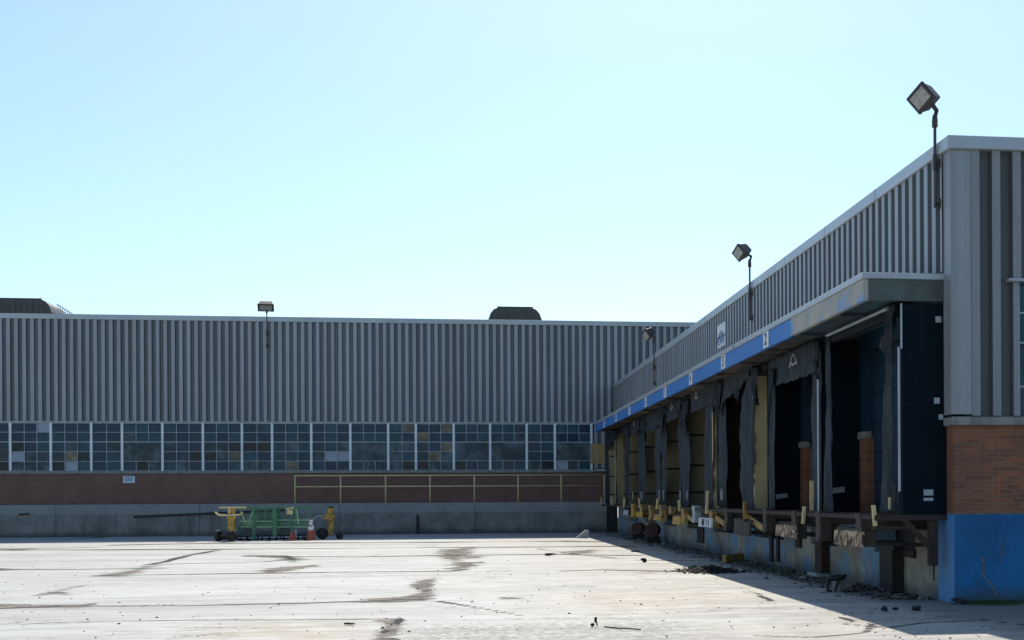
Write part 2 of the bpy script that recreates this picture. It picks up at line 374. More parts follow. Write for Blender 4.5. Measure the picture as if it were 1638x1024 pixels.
ys = np.array(ysl); GX, GY = np.meshgrid(xs, ys)
crack = np.zeros_like(GX); patch = np.zeros_like(GX); stain = np.zeros_like(GX)
lines = [
 ([(0, 878), (60, 878), (150, 876)], .10), ([(0, 867), (60, 866), (130, 862), (200, 857)], .16), ([(20, 880), (330, 879), (700, 876), (1000, 874)], .09),
 ([(190, 872), (350, 869), (640, 868), (900, 866), (960, 867)], .10), ([(0, 911), (120, 911), (260, 909)], .06), ([(250, 903), (330, 901), (420, 899), (470, 895), (455, 889), (395, 888)], .10),
 ([(160, 921), (350, 918), (560, 915), (720, 914), (745, 911)], .07), ([(350, 880), (300, 889), (262, 899), (232, 904)], .10), ([(400, 890), (560, 891), (760, 888), (900, 887), (1020, 889)], .09),
 ([(0, 974), (90, 970), (300, 969), (480, 965), (690, 958)], .045), ([(0, 1001), (100, 995), (330, 992), (520, 991), (640, 990)], .035),
 ([(700, 962), (770, 973), (840, 986)], .02), ([(640, 990), (625, 1005), (600, 1020)], .05), ([(1020, 896), (1100, 897), (1180, 899)], .05),
 ([(1000, 874), (1050, 878)], .05), ([(1170, 937), (1210, 950), (1235, 962)], .025), ([(1350, 998), (1420, 1004), (1480, 996), (1560, 993)], .035),
 ([(1200, 1016), (1300, 1020), (1385, 1012), (1395, 1000), (1330, 985)], .02), ([(1480, 985), (1560, 990), (1638, 1000)], .03), ([(860, 878), (930, 888), (985, 893)], .06), ([(900, 914), (960, 912), (1080, 914), (1200, 915)], .09)]
for i, (p, wd) in enumerate(lines): crack = np.maximum(crack, polyline_field(GX, GY, gp(*p), max(wd, .038)*1.35, wd*.35, 100+i))
polys = [
 ([(655, 938), (668, 929), (697, 924), (692, 950), (686, 962), (575, 965), (560, 963), (640, 955), (675, 948)], .07),
 ([(705, 879), (760, 876), (745, 890), (735, 899), (775, 900), (735, 914), (720, 910), (725, 899), (700, 890)], .16),
 ([(578, 957), (640, 955), (630, 960), (582, 960)], .06), ([(415, 913), (440, 908), (515, 903), (508, 906), (480, 910), (450, 917), (420, 918)], .12),
 ([(130, 923), (190, 916), (232, 905), (270, 903), (250, 905), (222, 917), (195, 923)], .14), ([(55, 954), (85, 945), (142, 935), (120, 940), (105, 944), (110, 952), (90, 950)], .08),
 ([(-20, 965), (60, 967), (150, 967), (140, 971), (60, 973), (-20, 974)], .06), ([(100, 971), (150, 965), (145, 970), (105, 973)], .05),
 ([(598, 1022), (615, 998), (600, 992), (645, 990), (640, 1005), (632, 1026)], .05), ([(385, 889), (470, 890), (490, 895), (470, 900), (440, 893)], .14),
 ([(-10, 909), (18, 909), (30, 912), (-10, 914)], .1), ([(-10, 878), (55, 877), (40, 881), (-10, 881)], .15), ([(800, 955), (840, 956), (838, 958), (802, 959)], .04),
 ([(740, 890), (775, 889), (770, 893), (735, 894)], .12), ([(905, 882), (960, 879), (950, 885), (910, 887)], .15)]
for i, (p, sf) in enumerate(polys): patch = np.maximum(patch, poly_field(GX, GY, gp(*p), max(sf*2.2, .12)))
rusts = [([(940, 911), (1010, 907), (1130, 908), (1240, 905), (1200, 917), (1080, 916), (970, 915)], .5), ([(900, 952), (1000, 945), (1250, 955), (1200, 972), (980, 975), (880, 966)], .6),
 ([(300, 1000), (600, 990), (600, 1030), (300, 1030)], .6), ([(940, 862), (1060, 870), (1090, 885), (980, 880)], 1.)]
for p, sf in rusts: stain = np.maximum(stain, poly_field(GX, GY, gp(*p), sf))
gv = np.stack([GX, GY, np.zeros_like(GX)], -1).reshape(-1, 3)
NR, NC = GX.shape; idx = np.arange(NR*NC).reshape(NR, NC)
gf = np.stack([idx[:-1, :-1], idx[:-1, 1:], idx[1:, 1:], idx[1:, :-1]], -1).reshape(-1, 4)
me = bpy.data.meshes.new('ground'); me.vertices.add(len(gv)); me.vertices.foreach_set('co', gv.ravel())
me.loops.add(gf.size); me.loops.foreach_set('vertex_index', gf.ravel()); me.polygons.add(len(gf))
me.polygons.foreach_set('loop_start', np.arange(0, gf.size, 4)); me.update(calc_edges=True)
for nm, arr in (('crack', crack), ('patch', patch), ('stain', stain)):
    a = me.attributes.new(nm, 'FLOAT', 'POINT'); a.data.foreach_set('value', arr.ravel().astype(np.float32))
ground = bpy.data.objects.new('ground', me); COL.objects.link(ground); tag(ground, kind='structure', label='bright cracked concrete yard slabs')
def mk_ground():
    g = NT('yard_concrete'); x = g.xyz()
    n1 = g.noise(.35, 8, .65, (.35, 1, 1)); n2 = g.noise(3.2, 8, .7, (.5, 1, 1)); n3 = g.noise(30, 6, .75); n4 = g.noise(1.0, 7, .7, (.10, 1.6, 1)); nf = g.noise(9, 8, .75)
    base = g.mix(g.ramp(n1, .35, .7), (.52, .52, .49), (.40, .395, .37))
    base = g.mix(g.math('MULTIPLY', g.ramp(n4, .44, .66), .55), base, (.27, .25, .22))
    base = g.mix(g.ramp(n2, .52, .72, 0, .4), base, (.29, .265, .23))
    # warm dust
    base = g.mix(g.math('MULTIPLY', g.attr('stain'), g.ramp(n2, .3, .6)), base, (.42, .36, .28))
    wm = g.math('MULTIPLY', g.ramp(x[0], -1., 4.5), g.ramp(g.noise(.8, 7, .7, (.4, 1, 1)), .34, .66, .05, .7)); base = g.mix(wm, base, (.43, .375, .29))
    base = g.mix(g.ramp(g.noise(1.9, 9, .78, (.3, 1, 1)), .50, .66, 0, .55), base, (.27, .245, .21))
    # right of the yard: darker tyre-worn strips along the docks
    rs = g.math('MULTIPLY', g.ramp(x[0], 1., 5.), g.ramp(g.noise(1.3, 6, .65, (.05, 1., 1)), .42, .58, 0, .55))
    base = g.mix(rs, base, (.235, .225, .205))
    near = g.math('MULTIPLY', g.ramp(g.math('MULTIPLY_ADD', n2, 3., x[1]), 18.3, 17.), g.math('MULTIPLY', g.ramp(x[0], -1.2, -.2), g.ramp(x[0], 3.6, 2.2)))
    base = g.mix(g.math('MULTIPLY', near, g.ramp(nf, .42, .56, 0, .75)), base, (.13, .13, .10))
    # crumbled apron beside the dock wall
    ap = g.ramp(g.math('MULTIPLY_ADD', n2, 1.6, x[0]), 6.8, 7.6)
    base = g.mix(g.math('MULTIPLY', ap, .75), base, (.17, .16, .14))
    vo = g.n.new('ShaderNodeTexVoronoi'); vo.feature = 'DISTANCE_TO_EDGE'; vo.inputs['Scale'].default_value = .28
    wv = g.n.new('ShaderNodeVectorMath'); wv.operation = 'MULTIPLY_ADD'; g.link(g.noise(.9, 6, .7, out='Color'), wv.inputs[0]); wv.inputs[1].default_value = (2.2, 2.2, 0); g.link(g.scale(g.pos, (.6, 1, 1)), wv.inputs[2]); g.link(wv.outputs[0], vo.inputs['Vector'])
    hair = g.math('MULTIPLY', g.ramp(vo.outputs['Distance'], .0, .016, 1., 0.), g.ramp(g.noise(.5, 3, .6), .45, .6))
    base = g.mix(g.math('MULTIPLY', hair, .8), base, (.10, .09, .08))
    pit = g.ramp(g.noise(2.4, 9, .8, (.35, 1, 1)), .60, .64, 0, .75)
    base = g.mix(g.math('MULTIPLY', pit, g.ramp(g.noise(.22, 4, .6), .45, .6)), base, (.17, .155, .135))
    speck = g.ramp(g.noise(14, 4, .8), .66, .72, 0, .7)
    base = g.mix(speck, base, (.12, .115, .105))
    cf = g.ramp(g.math('MULTIPLY_ADD', g.math('SUBTRACT', nf, .5), .9, g.attr('crack')), .36, .5)
    na = g.noise(2.6, 9, .78, (.45, 1, 1))
    pf = g.ramp(g.math('MULTIPLY_ADD', g.math('SUBTRACT', na, .5), 3.4, g.attr('patch')), .54, .62)
    pc = g.mix(g.ramp(g.noise(3.2, 10, .82, (.35, 1, 1)), .49, .56), (.30, .265, .225), (.085, .075, .066))
    pc = g.mix(g.ramp(n3, .45, .62, 0, .5), pc, (.06, .055, .05))
    ring = g.math('MULTIPLY', g.ramp(g.attr('patch'), .05, .5), g.ramp(g.noise(3.5, 8, .75, (.4, 1, 1)), .42, .62))
    base = g.mix(g.math('MULTIPLY', ring, .5), base, (.20, .175, .145))
    crumb = g.math('MULTIPLY', g.ramp(g.attr('crack'), .02, .22), g.ramp(g.noise(6.5, 9, .82, (.5, 1, 1)), .52, .60)); base = g.mix(g.math('MULTIPLY', crumb, .8), base, (.13, .115, .10))
    c = g.mix(pf, base, pc); c = g.mix(g.math('MULTIPLY', cf, .95), c, (.055, .05, .047))
    c = g.mix(g.ramp(n3, .3, .75, 0, .35), c, (.2, .19, .18))
    h = g.math('SUBTRACT', g.math('ADD', g.math('MULTIPLY', n3, .35), n2), g.math('MULTIPLY', g.math('MAXIMUM', pf, cf), 1.6))
    g.bump(h, .55, .02)
    g.link(g.math('SUBTRACT', .35, g.math('MULTIPLY', g.math('MAXIMUM', pf, cf), .33)), g.b.inputs['Specular IOR Level'])
    g.val(g.b.inputs['Base Color'], c); g.link(g.math('MAXIMUM', g.ramp(n2, .3, .7, .6, .85), g.math('MAXIMUM', pf, cf)), g.b.inputs['Roughness'])
    return g.m
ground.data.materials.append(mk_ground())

# ---------------------------------------------------------------- ribbed siding
def siding(u0, u1, z0, z1, pitch, place, out=.085, wtop=.46, sl=.07, phase=0.):
    """place(u, d, z) -> world point; d = outward. returns MB with rib tops (material 0) and troughs (1)"""
    mb = MB(); prof = []
    n = int((u1-u0)/pitch)+1; u = u0-phase
    while u < u1:
        prof += [(u, 0), (u+sl*pitch, out), (u+(sl+wtop)*pitch, out), (u+(2*sl+wtop)*pitch, 0)]
        u += pitch
    prof = [(min(max(a, u0), u1), d) for a, d in prof]
    for i in range(len(prof)-1):
        (a, d0), (b, d1) = prof[i], prof[i+1]
        if b-a < 1e-5: continue
        mb.cur = 0 if i % 4 == 1 else 1  # both rib slopes get the dark trough tone as painted shade
        mb.add([place(a, d0, z0), place(b, d1, z0), place(b, d1, z1), place(a, d0, z1)], [(0, 1, 2, 3)])
    return mb

# ---------------------------------------------------------------- far warehouse
wh = thing('warehouse', (-8, YB, 0), 'long grey ribbed metal warehouse with a window band over brick, across the yard', 'warehouse')
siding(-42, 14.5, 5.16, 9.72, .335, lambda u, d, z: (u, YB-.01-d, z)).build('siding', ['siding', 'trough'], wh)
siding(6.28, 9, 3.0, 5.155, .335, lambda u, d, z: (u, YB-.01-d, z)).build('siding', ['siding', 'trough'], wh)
mb = MB(); mb.box(-42.05, 14.55, YB-.13, YB+.25, 9.70, 9.93); mb.build('roof_fascia', 'flash', wh, bevel=.012)
MB().box(-42, 14.5, YB+.02, YB+.24, 2.6, 9.69).build('backing_wall', 'dark', wh)
MB().box(-42, 60, YB+.26, 110, 9.3, 9.6).box(14.5, 60, YB-.02, YB+.24, 0, 9.9).build('roof', 'roof', wh)
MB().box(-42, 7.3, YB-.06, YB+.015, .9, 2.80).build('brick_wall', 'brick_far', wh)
MB().box(-42, 6.3, YB-.12, YB+.012, 2.803, 2.915).build('window_sill', 'stone', wh, bevel=.01)
MB().box(-42, 6.45, YB-.11, YB+.012, 5.10, 5.157).build('lintel', 'muntin', wh, bevel=.006)
MB().box(6.12, 7.02, YB-.14, YB-.105, 3.22, 4.16).build('plywood_sheet', 'ply', wh)
MB().box(6.3, 7.0, YB-.12, YB-.07, 2.86, 2.96).build('ledge_angle', 'muntin', wh)
# windows
WX = [-19.73, -18.02, -16.3, -14.98, -13.24, -11.48, -9.77, -8.44, -6.7, -4.95, -3.24, -1.98, -.25, 1.43, 3.13, 4.45, 6.17]
left = [-19.73-1.73*k for k in range(1, 9)][::-1]
edges = left+WX; Z0, Z1 = 2.925, 5.095; k0 = len(left)-1
ncol = {}; pat = [3, 3, 2, 3, 3, 3, 2, 3, 3, 3, 2, 3, 3, 3, 2, 3]
hopper = {0, 4, 10, 13, 14, 16}
special = {(1, 0, 2): 'pane_board', (1, 3, 0): 'pane_board', (1, 3, 1): 'glass_haze', (1, 4, 1): 'glass_haze', (1, 2, 0): 'glass_dark', (1, 4, 0): 'glass_haze', (2, 4, 1): 'pane_board', (2, 4, 0): 'glass_dark',
 (2, 2, 1): 'glass_haze', (2, 3, 0): 'glass_haze', (2, 3, 1): 'glass_tan', (0, 4, 2): 'glass_dark', (5, 3, 1): 'glass_haze', (5, 4, 1): 'glass_haze', (6, 3, 2): 'glass_tan', (6, 3, 1): 'glass_haze', (7, 4, 1): 'glass_haze', (8, 4, 1): 'glass_tan',
 (9, 3, 1): 'pane_board', (9, 3, 2): 'pane_board', (11, 0, 1): 'glass_tan', (12, 0, 2): 'glass_tan', (12, 1, 0): 'glass_tan', (12, 2, 2): 'glass_tan', (12, 3, 1): 'glass_tan', (12, 3, 2): 'glass_haze', (12, 4, 2): 'glass_haze',
 (16, 4, 0): 'pane_board', (16, 4, 1): 'glass_haze', (14, 1, 2): 'glass_haze', (15, 4, 0): 'glass_haze', (4, 1, 0): 'glass_haze'}
gm = ['glass', 'glass_teal', 'glass_dark', 'glass_haze', 'glass_tan', 'pane_board']
rg = random.Random(3)
for i in range(len(edges)-1):
    a, b = edges[i], edges[i+1]; k = i-k0; nc = 3 if k <= 0 else pat[k-1]
    fr = MB(); fr.box(b-.055, b+.055, YB-.10, YB+.010, Z0, Z1)
    win = fr.build('window', 'mullion', wh, bevel=.008)
    x0, x1 = a+.06, b-.06; zr = [Z0+(Z1-Z0)*q/5 for q in range(6)]
    mu = MB(); gl = MB(); pw = (x1-x0)/nc
    for r in range(5):                     # r = 0 top row
        za, zb = zr[4-r], zr[5-r]
        for c in range(nc):
            merged = k in hopper and r in (2, 3)
            mt = special.get((k, r, c)) or rg.choice(['glass', 'glass', 'glass_teal', 'glass_teal', 'glass_dark', 'glass_haze', 'glass_haze'] if r > 1 else ['glass', 'glass', 'glass_teal', 'glass_teal', 'glass'])
            if merged: mt = 'glass_haze' if c != 1 or k % 2 else 'glass_haze'
            t = rg.uniform(-.004, .004); t2 = rg.uniform(-.003, .003); yy = YB-.035
            if merged: t = t2 = 0; yy = YB-.06
            gl.cur = gm.index(mt); xa = x0+c*pw; xb = xa+pw
            gl.add([(xa, yy-t-t2, za), (xb, yy+t-t2, za), (xb, yy+t+t2, zb), (xa, yy-t+t2, zb)], [(0, 1, 2, 3)])
    for c in range(1, nc):
        xm = x0+c*pw
        if k in hopper: mu.box(xm-.013, xm+.013, YB-.075, YB-.02, Z0, zr[1]-.016); mu.box(xm-.013, xm+.013, YB-.075, YB-.02, zr[3]+.016, Z1)
        else: mu.box(xm-.013, xm+.013, YB-.075, YB-.02, Z0, Z1)
    for q in range(0, 6):
        if k in hopper and q == 2: continue
        hw = .02 if q in (0, 3, 5) else .012
        mu.box(x0-.01, x1+.01, YB-.08, YB-.015, zr[q]-hw+(.02 if q == 0 else 0)-(.02 if q == 5 else 0), zr[q]+hw+(.0 if q == 0 else 0)-(.02 if q == 5 else 0))
    mu.build('muntin', 'muntin', win); gl.build('pane', gm, win)

# far concrete dock wall with its ledge, and the railing on it
rw = thing('dock_wall', (-8, YC, 0), 'stained grey concrete dock wall along the foot of the far warehouse', 'wall')
mb = MB()
xe = [-42+6.1*k for k in range(9)]
for a, b in zip(xe[:-1], xe[1:]): mb.box(a+.006, min(b, 7.3)-.006, YC, YB-.065, -.2, 1.43)
mb.build('wall', 'conc', rw, bevel=.015)
MB().box(-42, 7.3, YC+.03, YB-.065, -.2, 1.40).build('joint_filler', 'dark', rw)
p = onY(214, 827, YC); q = onY(456, 816, YC)
MB().beam((p.x, YC-.03, p.z), (q.x, YC-.03, q.z), .05, .10).build('steel_angle', 'dark', rw)
p = onY(30, 823, YC); q = onY(48, 822, YC); MB().beam((p.x, YC-.03, p.z), (q.x, YC-.03, q.z), .04, .07).build('stub_of_steel', 'dark', rw)
p = onY(668, 824, YC-.1); MB().tube([(p.x, YC-.1, 0), (p.x, YC-.1, p.z)], .06).build('pipe_stub', 'dark', rw)
ra = thing('railing', onY(472, 803, YC+.2)-Vector((0, 0, 0)), 'faded yellow two-rail pipe railing standing on the far concrete dock wall', 'railing')
rp = [onY(px, 800, YC+.15).x for px in (472, 545, 617, 688, 759, 829, 898, 967)]
for zz in (2.68, 2.18):
    MB().tube([(rp[0], YC+.15, zz), (rp[-1], YC+.15, zz)], .033, 8).build('rail', 'yellow_pale', ra, smooth=True)
for xx in rp: MB().tube([(xx, YC+.15, 1.42), (xx, YC+.15, 2.68)], .038, 8).build('post', 'yellow_pale', ra, smooth=True)
# small blue and white notice on the brick
p0 = onY(197, 761.5, YB-.07); p1 = onY(216, 773, YB-.07); c = (p0+p1)/2
t = thing('wall_sign', (c.x, YB-.06, p1.z), 'small white notice with blue writing on the far brick wall', 'sign')
MB().box(p0.x, p1.x, YB-.10, YB-.062, p1.z, p0.z).build('board', 'white', t, bevel=.005)
mb = MB(); rg = random.Random(5)
for row, zz in enumerate((.74, .55, .36)):
    x = p0.x+.07
    while x < p1.x-.09:
        wd = rg.uniform(.02, .035); mb.box(x, x+wd, YB-.104, YB-.101, p1.z+(p0.z-p1.z)*(zz-.06), p1.z+(p0.z-p1.z)*(zz+.06)); x += wd+.012
mb.build('lettering', 'inkblue', t)
mb = MB(); lw = .012
mb.box(p0.x+.02, p1.x-.02, YB-.1035, YB-.101, p0.z-.03, p0.z-.02).box(p0.x+.02, p1.x-.02, YB-.1035, YB-.101, p1.z+.02, p1.z+.03)
mb.build('border', 'inkblue', t)

# roof ventilators
def ventilator(pl, pr_, ptop, Y, label, lattice=False):
    a = onY(pl, 510, Y).x; b = onY(pr_, 510, Y).x; zt = onY((pl+pr_)/2, ptop, Y).z; zb = 9.35
    hw = (b-a)/2; cx = (a+b)/2; r = .62
    t = thing('roof_ventilator', (cx, Y, 9.6), label, 'roof ventilator', 'ventilators on the warehouse roof')
    prof = [(-hw, zb), (-hw, zt-.95), (-hw+.04, zt-.62), (-hw+.16, zt-.3), (-hw+.34, zt-.1), (-hw+.55, zt), (hw-.55, zt), (hw-.34, zt-.1), (hw-.16, zt-.3), (hw-.04, zt-.62), (hw, zt-.95), (hw, zb)]
    MB().prism([(cx+u, z) for u, z in prof], 1, Y, Y+2.6).build('hood', 'vent', t) if False else None
    mb = MB(); n = len(prof)
    vs = [(cx+u, yy, z) for yy in (Y, Y+2.6) for u, z in prof]
    mb.add(vs, [tuple(range(n)), tuple(range(2*n-1, n-1, -1))]+[(i, i+n, (i+1) % n+n, (i+1) % n) for i in range(n)])
    mb.build('hood', 'vent', t)
    rb = MB(); x = cx-hw+.3
    while x < cx+hw-.25: rb.box(x-.02, x+.02, Y-.03, Y-.003, zb, zt-.12); x += .28
    rb.box(cx-hw+.5, cx+hw-.5, Y-.05, Y+.05, zt+.003, zt+.04)
    rb.build('seam', 'vent', t)
    if lattice:
        e = onY(118, 505, Y); lt = MB()
        for q in range(9):
            x = b+.02+q*(e.x-b)/9; hgt = zt-.15-(zt-.15-e.z)*(q/9.)
            lt.box(x-.012, x+.012, Y+.8, Y+.84, zb, hgt)
        lt.beam((b-.05, Y+.82, zt-.1), (e.x, Y+.82, e.z), .04, .05)
        for q in range(4): lt.beam((b, Y+.82, zt-.35-q*.2), (e.x, Y+.82, e.z-q*.05-.03), .025, .02)
        lt.build('side_grille', 'flash', t)
ventilator(780, 868, 492, 66, 'dark rounded ventilator hood near the middle of the warehouse roof')
ventilator(-62, 84, 478, 66, 'long dark ventilator hood with pale side grille, left on the warehouse roof', True)

# ---------------------------------------------------------------- dock building on the right
db = thing('dock_building', (12, YF, 0), 'ribbed metal and brick dock building with blue painted base, on the right', 'building')
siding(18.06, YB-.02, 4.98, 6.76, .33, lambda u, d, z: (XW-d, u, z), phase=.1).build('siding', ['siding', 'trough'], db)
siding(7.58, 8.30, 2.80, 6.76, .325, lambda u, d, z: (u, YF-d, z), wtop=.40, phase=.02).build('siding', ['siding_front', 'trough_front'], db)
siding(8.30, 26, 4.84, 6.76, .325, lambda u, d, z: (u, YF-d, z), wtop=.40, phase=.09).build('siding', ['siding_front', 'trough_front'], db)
# corner flashing (L-shaped), roof fascia and coping
MB().prism([(XW-.06, YF-.075), (7.60, YF-.075), (7.60, YF+.01), (XW+.04, YF+.01), (XW+.04, 18.08), (XW-.06, 18.08)], 2, 2.82, 6.755).build('corner_flashing', 'siding', db)
MB().prism([(XW-.12, YF-.14), (26, YF-.14), (26, YF+.2), (XW+.22, YF+.2), (XW+.22, YB-.15), (XW-.12, YB-.15)], 2, 6.757, 6.955).build('roof_fascia', 'flash', db, bevel=.01)
for yy in np.arange(21, 58, 3.05): MB().box(XW-.124, XW-.119, yy, yy+.03, 6.765, 6.95).build('fascia_seam', 'conduit', db)
MB().box(XW+.23, 26, YF+.21, YB-.2, 6.5, 6.6).build('roof', 'roof', db)
MB().prism([(XW-.05, YF-.08), (26, YF-.08), (26, YF+.15), (XW+.1, YF+.15), (XW+.1, 18.62), (XW-.05, 18.62)], 2, 2.655, 2.785).build('coping', 'stone', db, bevel=.015)
# front brick and blue base
MB().prism([(XW, YF), (26, YF), (26, YF+.3), (XW+.3, YF+.3), (XW+.3, 18.55), (XW, 18.55)], 2, 1.345, 2.652).build('brick_wall', 'brick', db)
MB().prism([(XW-.006, YF-.006), (26, YF-.006), (26, YF+.3), (XW+.3, YF+.3), (XW+.3, 18.55), (XW-.006, 18.55)], 2, 1.324, 1.344).build('mortar_line', 'rubble', db)
MB().box(XW+.004, 26, YF-.012, YF+.3, -.2, 1.322).build('painted_base', 'blue', db)
MB().box(XW-.004, XW+.3, YF-.006, 18.50, -.2, 1.322).build('painted_corner', 'blue_side' if 'blue_side' in M else 'blue_fascia', db)
# pale scrapes in the blue paint
mb = MB()
def scrape(pts, w0):
    P = [onY(px, py, YF-.017) for px, py in pts]; rr = random.Random(2)
    Lf, Rt = [], []
    Q = []
    for a, b in zip(P[:-1], P[1:]):
        for k in range(6): Q.append(a.lerp(b, k/6))
    Q.append(P[-1])
    for i, q in enumerate(Q):
        ww = w0*rr.uniform(.3, 1.2)*min(1, (len(Q)-i)/3, (i+1)/3); j = rr.uniform(-.006, .006)
        Lf.append((q.x-ww+j, YF-.016, q.z)); Rt.append((q.x+ww+j, YF-.016, q.z))
    n = len(Q); mb.add(Lf+Rt, [(i, i+n, i+1+n, i+1) for i in range(n-1)])
scrape([(1571, 889), (1574, 908), (1572, 920), (1582, 931), (1589, 942), (1597, 958)], .02)
scrape([(1604, 866), (1604, 884), (1600, 902)], .010)
mb.build('paint_scrape', 'rubble', db)
# near window in the front wall
wn = MB(); wn.box(8.30, 8.36, YF-.03, YF+.05, 2.80, 4.80); wn.box(8.15, 12.3, YF-.15, YF+.05, 4.802, 4.85)
win = wn.build('window', 'muntin', db, bevel=.004)
mu = MB()
for zz in (3.24, 3.9, 4.35): mu.box(8.361, 12.2, YF-.02, YF+.03, zz-.012, zz+.012)
for xx in (8.95, 9.55, 10.15, 10.75, 11.35, 11.95): mu.box(xx-.012, xx+.012, YF-.025, YF+.03, 2.8, 4.8)
mu.build('muntin', 'muntin', win)
MB().box(8.36, 12.2, YF+.032, YF+.05, 2.8, 4.8).build('pane', 'glass_teal', win)
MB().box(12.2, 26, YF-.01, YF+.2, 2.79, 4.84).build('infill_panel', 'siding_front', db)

# bay data: px of far curtain edge -> divider positions along the wall
def yS(px, X=XS): return onX(px, 760, X)[1]
DIV = [18.12, 22.35, 26.4, 31.6, 36.5, 40.7, 45.3, 49.9, 55.3]      # shelter side panels
JAMB = []                                                          # door openings in the wall
for i in range(8): JAMB.append((DIV[i]+.95, DIV[i+1]-.45))
# side wall behind the shelters: brick piers + siding above + lower concrete with pits
mb = MB(); cp = MB(); up = MB(); lo = MB()
prev = 18.551
for (a, b) in JAMB+[(YB-.07, YB)]:
    MB().box(XW, XW+.3, prev, a, 1.325, 2.652).build('brick_pier', 'brick', db); MB().box(XW-.04, XW+.1, max(prev, 18.63), a, 2.655, 2.785).build('coping', 'stone', db, bevel=.01)
    up.box(XW+.01, XW+.3, prev if prev > 18.6 else 18.09, a, 2.79, 4.96); prev = b
for (a, b) in JAMB: up.box(XW+.012, XW+.3, a, b, 4.25, 4.958)
up.build('upper_wall', 'door_blue', db)
for k, (a, b) in enumerate(JAMB):
    d = MB(); z = 1.33
    while z < 4.2: d.box(XW+.14, XW+.18, a, b, z+.004, min(z+.53, 4.24)); z += .535
    dd = d.build('overhead_door', 'door_blue', db, bevel=.01)
    MB().box(XW+.11, XW+.139, (a+b)/2-.07, (a+b)/2+.07, 1.7, 1.74).build('handle', 'conduit', dd)
PIT = [(DIV[i]+1.35, DIV[i+1]-.85) for i in range(8)]
prev = 18.504
for (a, b) in PIT+[(YB-.9, YB-.9)]:
    lo.box(XW, XW+.4, prev, a, -.2, 1.25)
    if b > a: lo.box(XW, XW+.4, a, b, -.2, .62)
    prev = b
lo.build('lower_wall', 'conc_blue', db)
MB().box(XW+.42, XW+1.6, 18.5, YB-.8, -.1, 1.2).build('pit_back', 'dark', db)
MB().box(6.72, XW+.10, DIV[0]+.02, YE, 1.253, 1.322).build('dock_ledge', 'rust', db)

# canopy
cn = MB(); cn.box(XC, XW-.06, 18.04, YE, 4.86, 4.955)
cano = cn.build('canopy', 'flash', db, bevel=.008)
MB().box(XC+.03, XC+.10, 22.20, YE-.02, SOF-.01, 4.858).build('fascia_panel', 'blue_fascia', cano, bevel=.004)
MB().box(XC+.022, XC+.10, 18.06, 22.18, SOF-.005, 4.858).build('bare_fascia_board', 'fascia_wood', cano, bevel=.004)
MB().box(XC+.101, XW-.065, 18.07, 18.15, SOF+.0, 4.858).build('end_board', 'fascia_end', cano, bevel=.004)
mb = MB(); y = 18.151
while y < YE-.05:
    y2 = min(y+2.44, YE-.05); mb.box(XC+.102, XW-.001, y+.004, y2-.004, SOF+.02+random.uniform(0, .01), 4.855); y = y2
mb.build('soffit', 'soffit', cano)
mb = MB(); y = 19.5
while y < YE-1: MB().box(XC+.102, 6.55, y, y+.05, SOF-.03, SOF+.018).build('soffit_batten', 'soffit', cano); y += 2.44
MB().tube([(6.5, 18.4, 4.47), (6.5, 21.6, 4.47)], .03, 8).build('conduit', 'conduit', cano)
MB().tube([(XC-.015, 26.9, 4.955), (XC-.015, 26.9, 4.85)], .012, 6).build('cap_joint', 'conduit', cano)

# dock number signs on the blue fascia
for n, yy in zip('23456789', (24.04, 28.05, 32.11, 36.23, 40.09, 44.01, 47.9, 51.9)):
    t = thing('number_sign', (XC, yy, 4.56), 'white plate with black number %s on the blue canopy fascia' % n, 'sign', 'dock number signs on the canopy fascia')
    MB().box(XC+.012, XC+.028, yy-.21, yy+.21, 4.545, 4.855).build('plate', 'white', t, bevel=.003)
    text_mb(n, .34, (XC+.011, yy, 4.70), (0, -1, 0), (0, 0, 1), .003, 1.15).build('numeral', 'ink', t)
# PLANT sign on the siding
a = onX(1148, 540, XW-.08); b = onX(1161, 540, XW-.08); zt = onX(1154, 518, XW-.08).z; zb = onX(1154, 555, XW-.08).z
ya, yb = b.y, a.y; yc = (ya+yb)/2; hs = (yb-ya)
t = thing('plant_sign', (XW-.09, yc, zb), 'white and pale blue sign reading PLANT on the ribbed siding above dock 3', 'sign')
MB().box(XW-.095, XW-.06, ya, yb, zb, zt).build('board', 'white', t, bevel=.005)
mb = MB(); rr = hs*.28; zc = zt-(zt-zb)*.3
for k in range(12):
    t0 = math.pi*(k)/11
    mb.box(XW-.098, XW-.096, yc-rr*math.cos(t0)-.05, yc-rr*math.cos(t0)+.05, zc-.22, zc-.22+rr*.55*math.sin(t0)+.05)
mb.build('emblem', 'inkblue' if False else 'pane_board', t)
text_mb('PLANT', hs*.31, (XW-.097, yc, zb+(zt-zb)*.27), (0, -1, 0), (0, 0, 1), .003, 1.05).build('lettering', 'inkblue', t)
# old sign shadows / pale strips
mb = MB()
for px, ya_, yb_ in ((1268, 447, 495), (1281, 440, 490)):
    p = onX(px, ya_, XW-.058); q = onX(px, yb_, XW-.058); mb.box(XW-.0585, XW-.0562, p.y-.05, p.y+.05, q.z, p.z)
mb.build('pale_paint_strip', 'offwhite', db)

